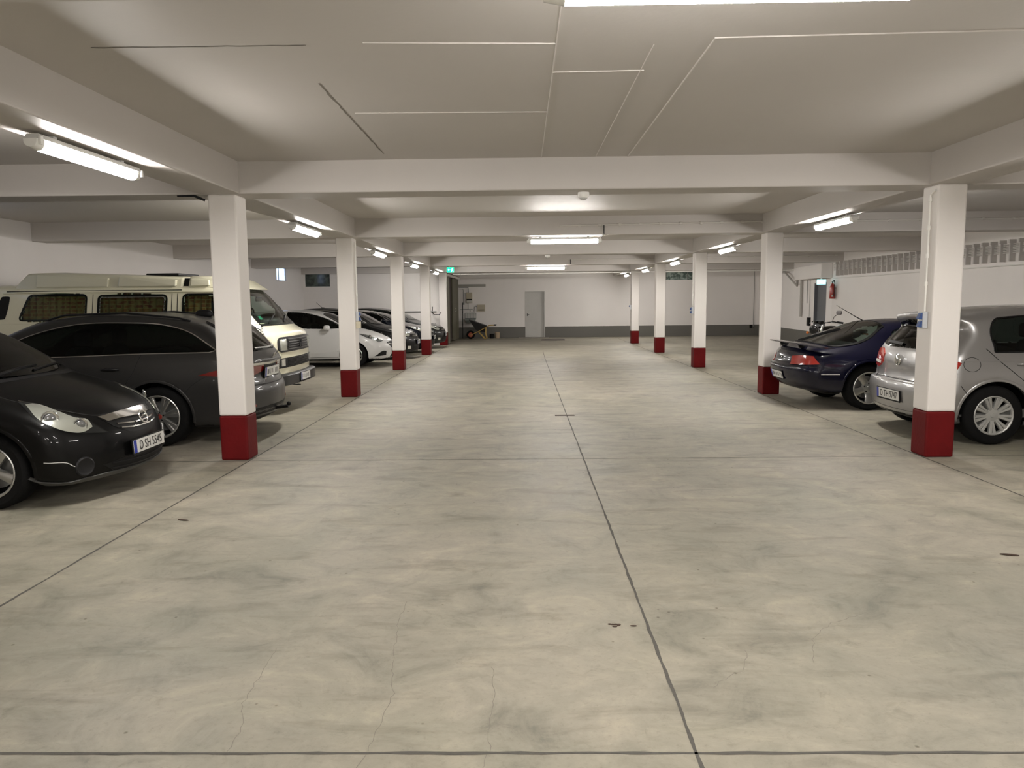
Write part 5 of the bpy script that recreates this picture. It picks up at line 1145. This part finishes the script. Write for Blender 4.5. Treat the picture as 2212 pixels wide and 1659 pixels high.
c.patch('reversing_light', [(LG-.10,.52,.775,1),(LG-.20,.74,.785,1),(LG-.20,.73,.815,1),(LG-.10,.51,.81,1)], (.85,-.5,0), M_plate, off=.014, depth=.006, mirror=True)
emblem(c, (LG-.085,0,.855), .062, False, 'vw', M_chrome, .05)
c.line('hatch_gap', [(LG-.25,.80,1.0,1),(LG-.12,.68,.80),(LG-.07,.60,.66),(LG-.05,.3,.645),(LG-.05,-.3,.645),(LG-.07,-.60,.66),(LG-.12,-.68,.80),(LG-.25,-.80,1.0,1)], (1,0,-.12), .008, M_seam, off=.0015)
c.line('window_wiper', [(LG-.145,.0,1.03),(LG-.15,.30,1.045),(LG-.16,.44,1.05)], (1,0,-.2), .030, M_black, off=.03)
c.line('bumper_lower_trim', [(LG-.35,.84,.27),(LG-.1,.62,.255),(LG-.02,.25,.25),(LG-.02,-.25,.25),(LG-.1,-.62,.255),(LG-.35,-.84,.27)], (1,0,.1), .10, mat('bumper_lower_grey', (.10,.10,.095), .5), off=.004, depth=.01)
c.plate((LG+.012,0,.455), 'D TH 9747', False, tilt=.06)
c.sline('door_gap', [G(.60,1.03,1),G(.72,.90),G(.98,.68),G(1.10,.45),G(1.12,.26,1),G(1.5,.24,1),G(1.47,.99,1)], .007, M_seam, smooth=False)
c.sline('door_gap', [G(1.5,.24,1),G(2.5,.26,1),G(2.62,.6),G(2.60,.98,1)], .007, M_seam, smooth=False)
c.sline('body_crease', [G(.33,.905),G(1.0,.90),G(2.5,.885),G(3.5,.85)], .010, M_psilver, off=.005)
fr = c.frame((0,1,0))
c.line('fuel_flap_gap', [(LG-.44+.085*math.cos(a), -c.W, .865+.075*math.sin(a)) for a in [2*PI*k/16 for k in range(16)]], (0,1,0), .005, M_seam, closed=True)
c.sline('bumper_gap', [G(.33,.64,1),G(.36,.60),G(.42,.52,1)], .006, M_seam)
c.handle(LG-.98,.865,M_psilver,.17); c.handle(LG-2.0,.86,M_psilver,.17); c.mirror((1.45,1.0,1.03), M_psilver)
c.patch('headlight', [(.15,.45,.62,1),(.5,.84,.73,1),(.4,.8,.62),(.15,.5,.55,1)], (-.8,-.5,0), M_refl, mirror=True)
c.wheels(dict(n=9, pair=.115, conv=.9, wi=.013, wo=.018, dish=.02, hub=.36, nuts=False, m=mat('hubcap_silver', (.42,.42,.40), .4, .4)), rr=.205, wd=.205)

# ---- dark blue coupe, second on the right, tail outwards
M_pblue = mat('dark_blue_coupe_paint', (.0022,.0024,.013), .25, .0, coat=.5, spec=.22)
LP = 4.32
def Q(s, z, *k): return (LP-s, z, *k)
por = dict(L=LP, W=1.735, R=.318, axles=(.93, LP-1.03), k=.15, nose=(.45, 2.3, .30, 2.4), crown=.06, bulge=.03,
  side=[(.12,.18,1),(.03,.24),(.0,.36),(.03,.50),(.15,.60),(.5,.71),(1.0,.80),(1.38,.87),(1.75,1.05),(2.1,1.20),(2.45,1.265),Q(1.60,1.262),Q(1.30,1.22),Q(.90,1.09),Q(.50,.955),Q(.25,.885),Q(.16,.85),Q(.09,.76),Q(.05,.64),Q(.0,.60),Q(.0,.50),Q(.10,.32),Q(.40,.215,1)],
  plan=[(0,.84),(.25,.92),(.6,.97),(.9,1),(1.6,.97),(2.4,.97),(3.25,1.0),(3.8,.965),(LP,.90)], vert=[(.15,.90),(.3,.955),(.5,1.0),(.68,.985),(.80,.93),(.88,.87),(1.0,.775),(1.15,.69),(1.27,.60)], seat_s=2.45, seat_z=.36, seat_h=.5)
c = Car('dark_blue_coupe', (3.83+LP/2, 11.26, 0), 0, 'dark blue sports coupe with rear wing beside the silver hatchback', por, M_pblue)
c.patch('windscreen', sym([(1.40,.0,.88),(1.46,.4,.88),(1.58,.62,.90,1),(2.08,.50,1.165,1),(2.14,.3,1.19)]), WS, M_gdark, cut=True)
c.patch('rear_window', sym([(LP-.42,.0,.94),(LP-.46,.45,.93),(LP-.52,.64,.925),(LP-.75,.70,.95),(LP-1.05,.66,1.02),(LP-1.32,.54,1.16,1),(LP-1.36,.0,1.225)]), (.30,0,-1), mat_rw := glass('smoky_rear_glass', (.30,.36,.33)), cut=True)
c.side('side_window', [Q(1.42,.94,1),Q(1.40,1.08),Q(1.52,1.145,1),Q(2.05,1.15),Q(2.4,1.06),Q(2.85,.88,1),Q(2.0,.875),Q(1.5,.885)], M_gmid, cut=True)
c.finish(liner=M_dark)
c.sline('window_pillar', [Q(1.86,.88,1),Q(1.80,1.15,1)], .05, M_pblue, off=.014)
# wing: swept blade with end legs running into the tail
vs = []; K = 24
for k in range(K+1):
    t = -1+2*k/K; y = .86*t*(1-.06*abs(t)**6); s_ = .04+.10*abs(t)**2.5+.42*max(0, abs(t)-.72)**1.5*3.2; z = .935-.055*max(0, abs(t)-.7)/.3; ch = .17+.05*abs(t)
    for ds, dz in ((0,.0),(.01,.012),(ch*.5,.016),(ch,-.004),(ch*.5,-.012)): vs.append(tuple(c.p((LP-s_-ds, y, z+dz))))
MB().add(vs, [(5*k+j, 5*k+(j+1)%5, 5*k+5+(j+1)%5, 5*k+5+j) for k in range(K) for j in range(5)]+[(0,1,2,3,4), tuple(5*K+j for j in range(5))[::-1]]).build('rear_wing', mat('wing_paint', (.012,.012,.02), .25, .2, coat=1), c.root, smooth=True)
for sg in (1,-1): MB().prism([tuple(c.p((LP-.20,sg*.40,.86))), tuple(c.p((LP-.32,sg*.40,.88))), tuple(c.p((LP-.32,sg*.36,.88))), tuple(c.p((LP-.20,sg*.36,.86)))], [tuple(c.p((LP-.17,sg*.40,.93))), tuple(c.p((LP-.24,sg*.40,.93))), tuple(c.p((LP-.24,sg*.36,.93))), tuple(c.p((LP-.17,sg*.36,.93)))]).build('wing_strut', M_black, c.root)
c.patch('tail_light', [(LP-.08,.36,.745,1),(LP-.15,.58,.765),(LP-.26,.72,.765,1),(LP-.34,.80,.655,1),(LP-.15,.64,.635),(LP-.06,.38,.625,1)], (.86,-.5,0), mat('coupe_red_lens', (.34,.022,.015), .12, coat=1), off=.008, depth=.02, mirror=True)
c.plate((LP-.012,0,.455), '', False, tilt=.30, w_=.46)
emblem(c, (LP-.07,0,.70), .03, False, 'ring', M_chrome, .3)
c.line('bumper_gap', [(LP-.55,.84,.60),(LP-.25,.74,.61),(LP-.06,.45,.605),(LP-.035,0,.605),(LP-.06,-.45,.605),(LP-.25,-.74,.61),(LP-.55,-.84,.60)], RE, .010, M_seam, off=.001)
c.line('window_wiper', [(LP-.42,.30,.96),(LP-.62,.22,1.01),(LP-.95,.02,1.13)], (.30,0,-1), .016, M_black, off=.03)
c.line('glass_seal', sym([(LP-.42,.0,.94),(LP-.46,.45,.93),(LP-.52,.64,.925),(LP-.75,.70,.95),(LP-1.05,.66,1.02),(LP-1.32,.54,1.16,1),(LP-1.36,.0,1.225)]), (.30,0,-1), .022, M_black, off=.012, closed=True)
c.sline('rub_strip', [Q(.35,.515),Q(.60,.515)], .012, M_plastic, off=.004)
c.sline('door_gap', [Q(1.50,.88,1),Q(1.45,.55),Q(1.55,.26,1),Q(2.8,.25,1),Q(2.9,.6),Q(2.86,.85,1)], .006, M_seam, smooth=False)
MB().tube([tuple(c.p((LP-1.50,.45,1.215))), tuple(c.p((LP-1.36,.45,1.29))), tuple(c.p((LP-1.06,.45,1.47)))], [.010,.007,.003], 6).blob(tuple(c.p((LP-1.50,.45,1.21))), (.03,.02,.015), .9, 10).build('roof_antenna', M_black, c.root, smooth=True)
c.mirror((1.72,.92,.93), M_pblue); c.handle(LP-1.62,.75,M_pblue)
c.patch('headlight', [(.25,.45,.62,1),(.45,.45,.68,1),(.5,.72,.68,1),(.3,.68,.60,1)], (-.5,0,-.9), M_refl, mirror=True)
c.wheels(dict(n=5, wi=.050, wo=.062, waist=.014, dish=.03, hub=.42, m=M_alloy), rr=.222, wd=.235)

# ---- motorcycle behind the coupe
e = empty('motorcycle', (6.62, 15.9, 0), 'black motorcycle with round dials and one raised mirror behind the blue coupe', 'motorcycle', None, 0)
e.rotation_euler = (0, 0, math.radians(205))      # heading
BK = mat('bike_black', (.005,.005,.005), .25, coat=.5, spec=.2); M_mg = mat('engine_metal', (.10,.10,.10), .4, .6)
def bwheel(x, r, wd):
    t = MB().lathe([(r-.09,-wd*.3),(r-.05,-wd*.5),(r-.015,-wd*.35),(r,0),(r-.015,wd*.35),(r-.05,wd*.5),(r-.09,wd*.3)], (0,0,0), 'y', 48).build('wheel', M_tyre, e, smooth=True); t.location = (x, 0, r)
    mb = MB().lathe([(r-.10,-.03),(r-.085,-.035),(r-.085,.035),(r-.10,.03),(r-.10,-.03)], (0,0,0), 'y', 40).lathe([(0,-.05),(.05,-.05),(.05,.05),(0,.05)], (0,0,0), 'y', 20)
    for k in range(6): a = 2*PI*k/6; mb.tube([(math.cos(a)*.04,0,math.sin(a)*.04), (math.cos(a)*(r-.09),0,math.sin(a)*(r-.09))], .012, 6)
    mb.build('wheel_rim', M_mg, t, smooth=True); MB().lathe([(.06,.055),(.145,.055),(.145,.06),(.06,.06)], (0,0,0), 'y', 32).build('brake_disc', M_steel, t)
bwheel(.72, .305, .11); bwheel(-.68, .31, .15)
for sg in (1,-1):
    MB().tube([(.72,.09*sg,.305), (.44,.09*sg,1.02)], [.028,.022], 10).build('fork', M_chrome, e, smooth=True)
    MB().tube([(-.68,.11*sg,.31), (-.15,.09*sg,.40)], .022).build('swingarm', BK, e, smooth=True)
    MB().tube([(-.55,.13*sg,.36), (-.42,.12*sg,.70)], .025).build('shock_absorber', M_chrome, e, smooth=True)
    MB().tube([(.42,.0,1.04), (.40,.12*sg,1.07), (.32,.26*sg,1.09), (.24,.36*sg,1.07)], .013).build('handlebar', BK, e, smooth=True)
    g_ = MB().tube([(.28,.31*sg,1.085), (.21,.41*sg,1.065)], .020).build('grip', M_black, e, smooth=True)
    MB().tube([(.36,.22*sg,1.08), (.32,.30*sg,1.06), (.28,.42*sg,1.05)], .007).build('brake_lever', M_steel, g_, smooth=True)
    MB().blob((.56,.20*sg,.86), (.03,.03,.03), 1).tube([(.48,.08*sg,.88),(.56,.20*sg,.86)], .01).build('indicator', M_orange, e, smooth=True)
    MB().blob((-.78,.16*sg,.80), (.03,.025,.025), 1).tube([(-.74,.05*sg,.81),(-.78,.16*sg,.80)], .01).build('indicator', M_orange, e, smooth=True)
    MB().tube([(.45,.10*sg,.40), (.35,.12*sg,.28), (-.2,.16*sg,.25), (-.75,.20*sg,.34)], [.02,.02,.03,.045]).build('exhaust', M_chrome, e, smooth=True)
    if sg < 0: continue
    MB().tube([(.33,.24*sg,1.10), (.35,.29*sg,1.19), (.33,.36*sg,1.25)], .006).build('mirror_stalk', BK, e, smooth=True)
    m_ = MB().blob((.33,.40*sg,1.28), (.016,.068,.042), .5, 14).build('mirror', mat('mirror_grey', (.09,.08,.08), .5), e, smooth=True)
for y in (-.065,.065): MB().lathe([(0,.0),(.045,.0),(.05,.02),(.05,.055),(0,.06)], (0,0,0), 'z', 20).build('dial', BK, e, smooth=True).location = (.46, y, 1.05)
MB().lathe([(0,-.10),(.05,-.09),(.085,-.02),(.09,.03),(0,.05)], (0,0,0), 'x', 28).build('headlight', BK, e, smooth=True).location = (.60, 0, .93)
MB().blob((.12,0,.86), (.30,.155,.14), .85, 22).build('fuel_tank', BK, e, smooth=True)
MB().blob((-.38,0,.79), (.34,.13,.07), .7, 20).build('seat', M_seat, e, smooth=True)
MB().blob((-.78,0,.84), (.13,.09,.06), .8, 16).build('tail_cowl', BK, e, smooth=True); MB().blob((-.90,0,.86), (.03,.06,.035), .7, 12).build('tail_light', M_redglass, e, smooth=True)
MB().blob((.08,0,.45), (.22,.17,.18), .5, 18).blob((.20,0,.62), (.10,.20,.12), .5, 14).build('engine', M_mg, e, smooth=True)
MB().tube([(.44,0,.98), (.05,0,.72), (-.25,0,.66), (-.72,0,.76)], .025).tube([(.42,0,.92), (.36,0,.35), (-.15,0,.28), (-.25,0,.66)], .022).build('frame', BK, e, smooth=True)
MB().blob((.72,0,.52), (.20,.06,.11), .8, 14).build('front_mudguard', BK, e, smooth=True)
MB().tube([(.0,.12,.28), (.02,.30,.0)], .012).build('side_stand', M_steel, e)
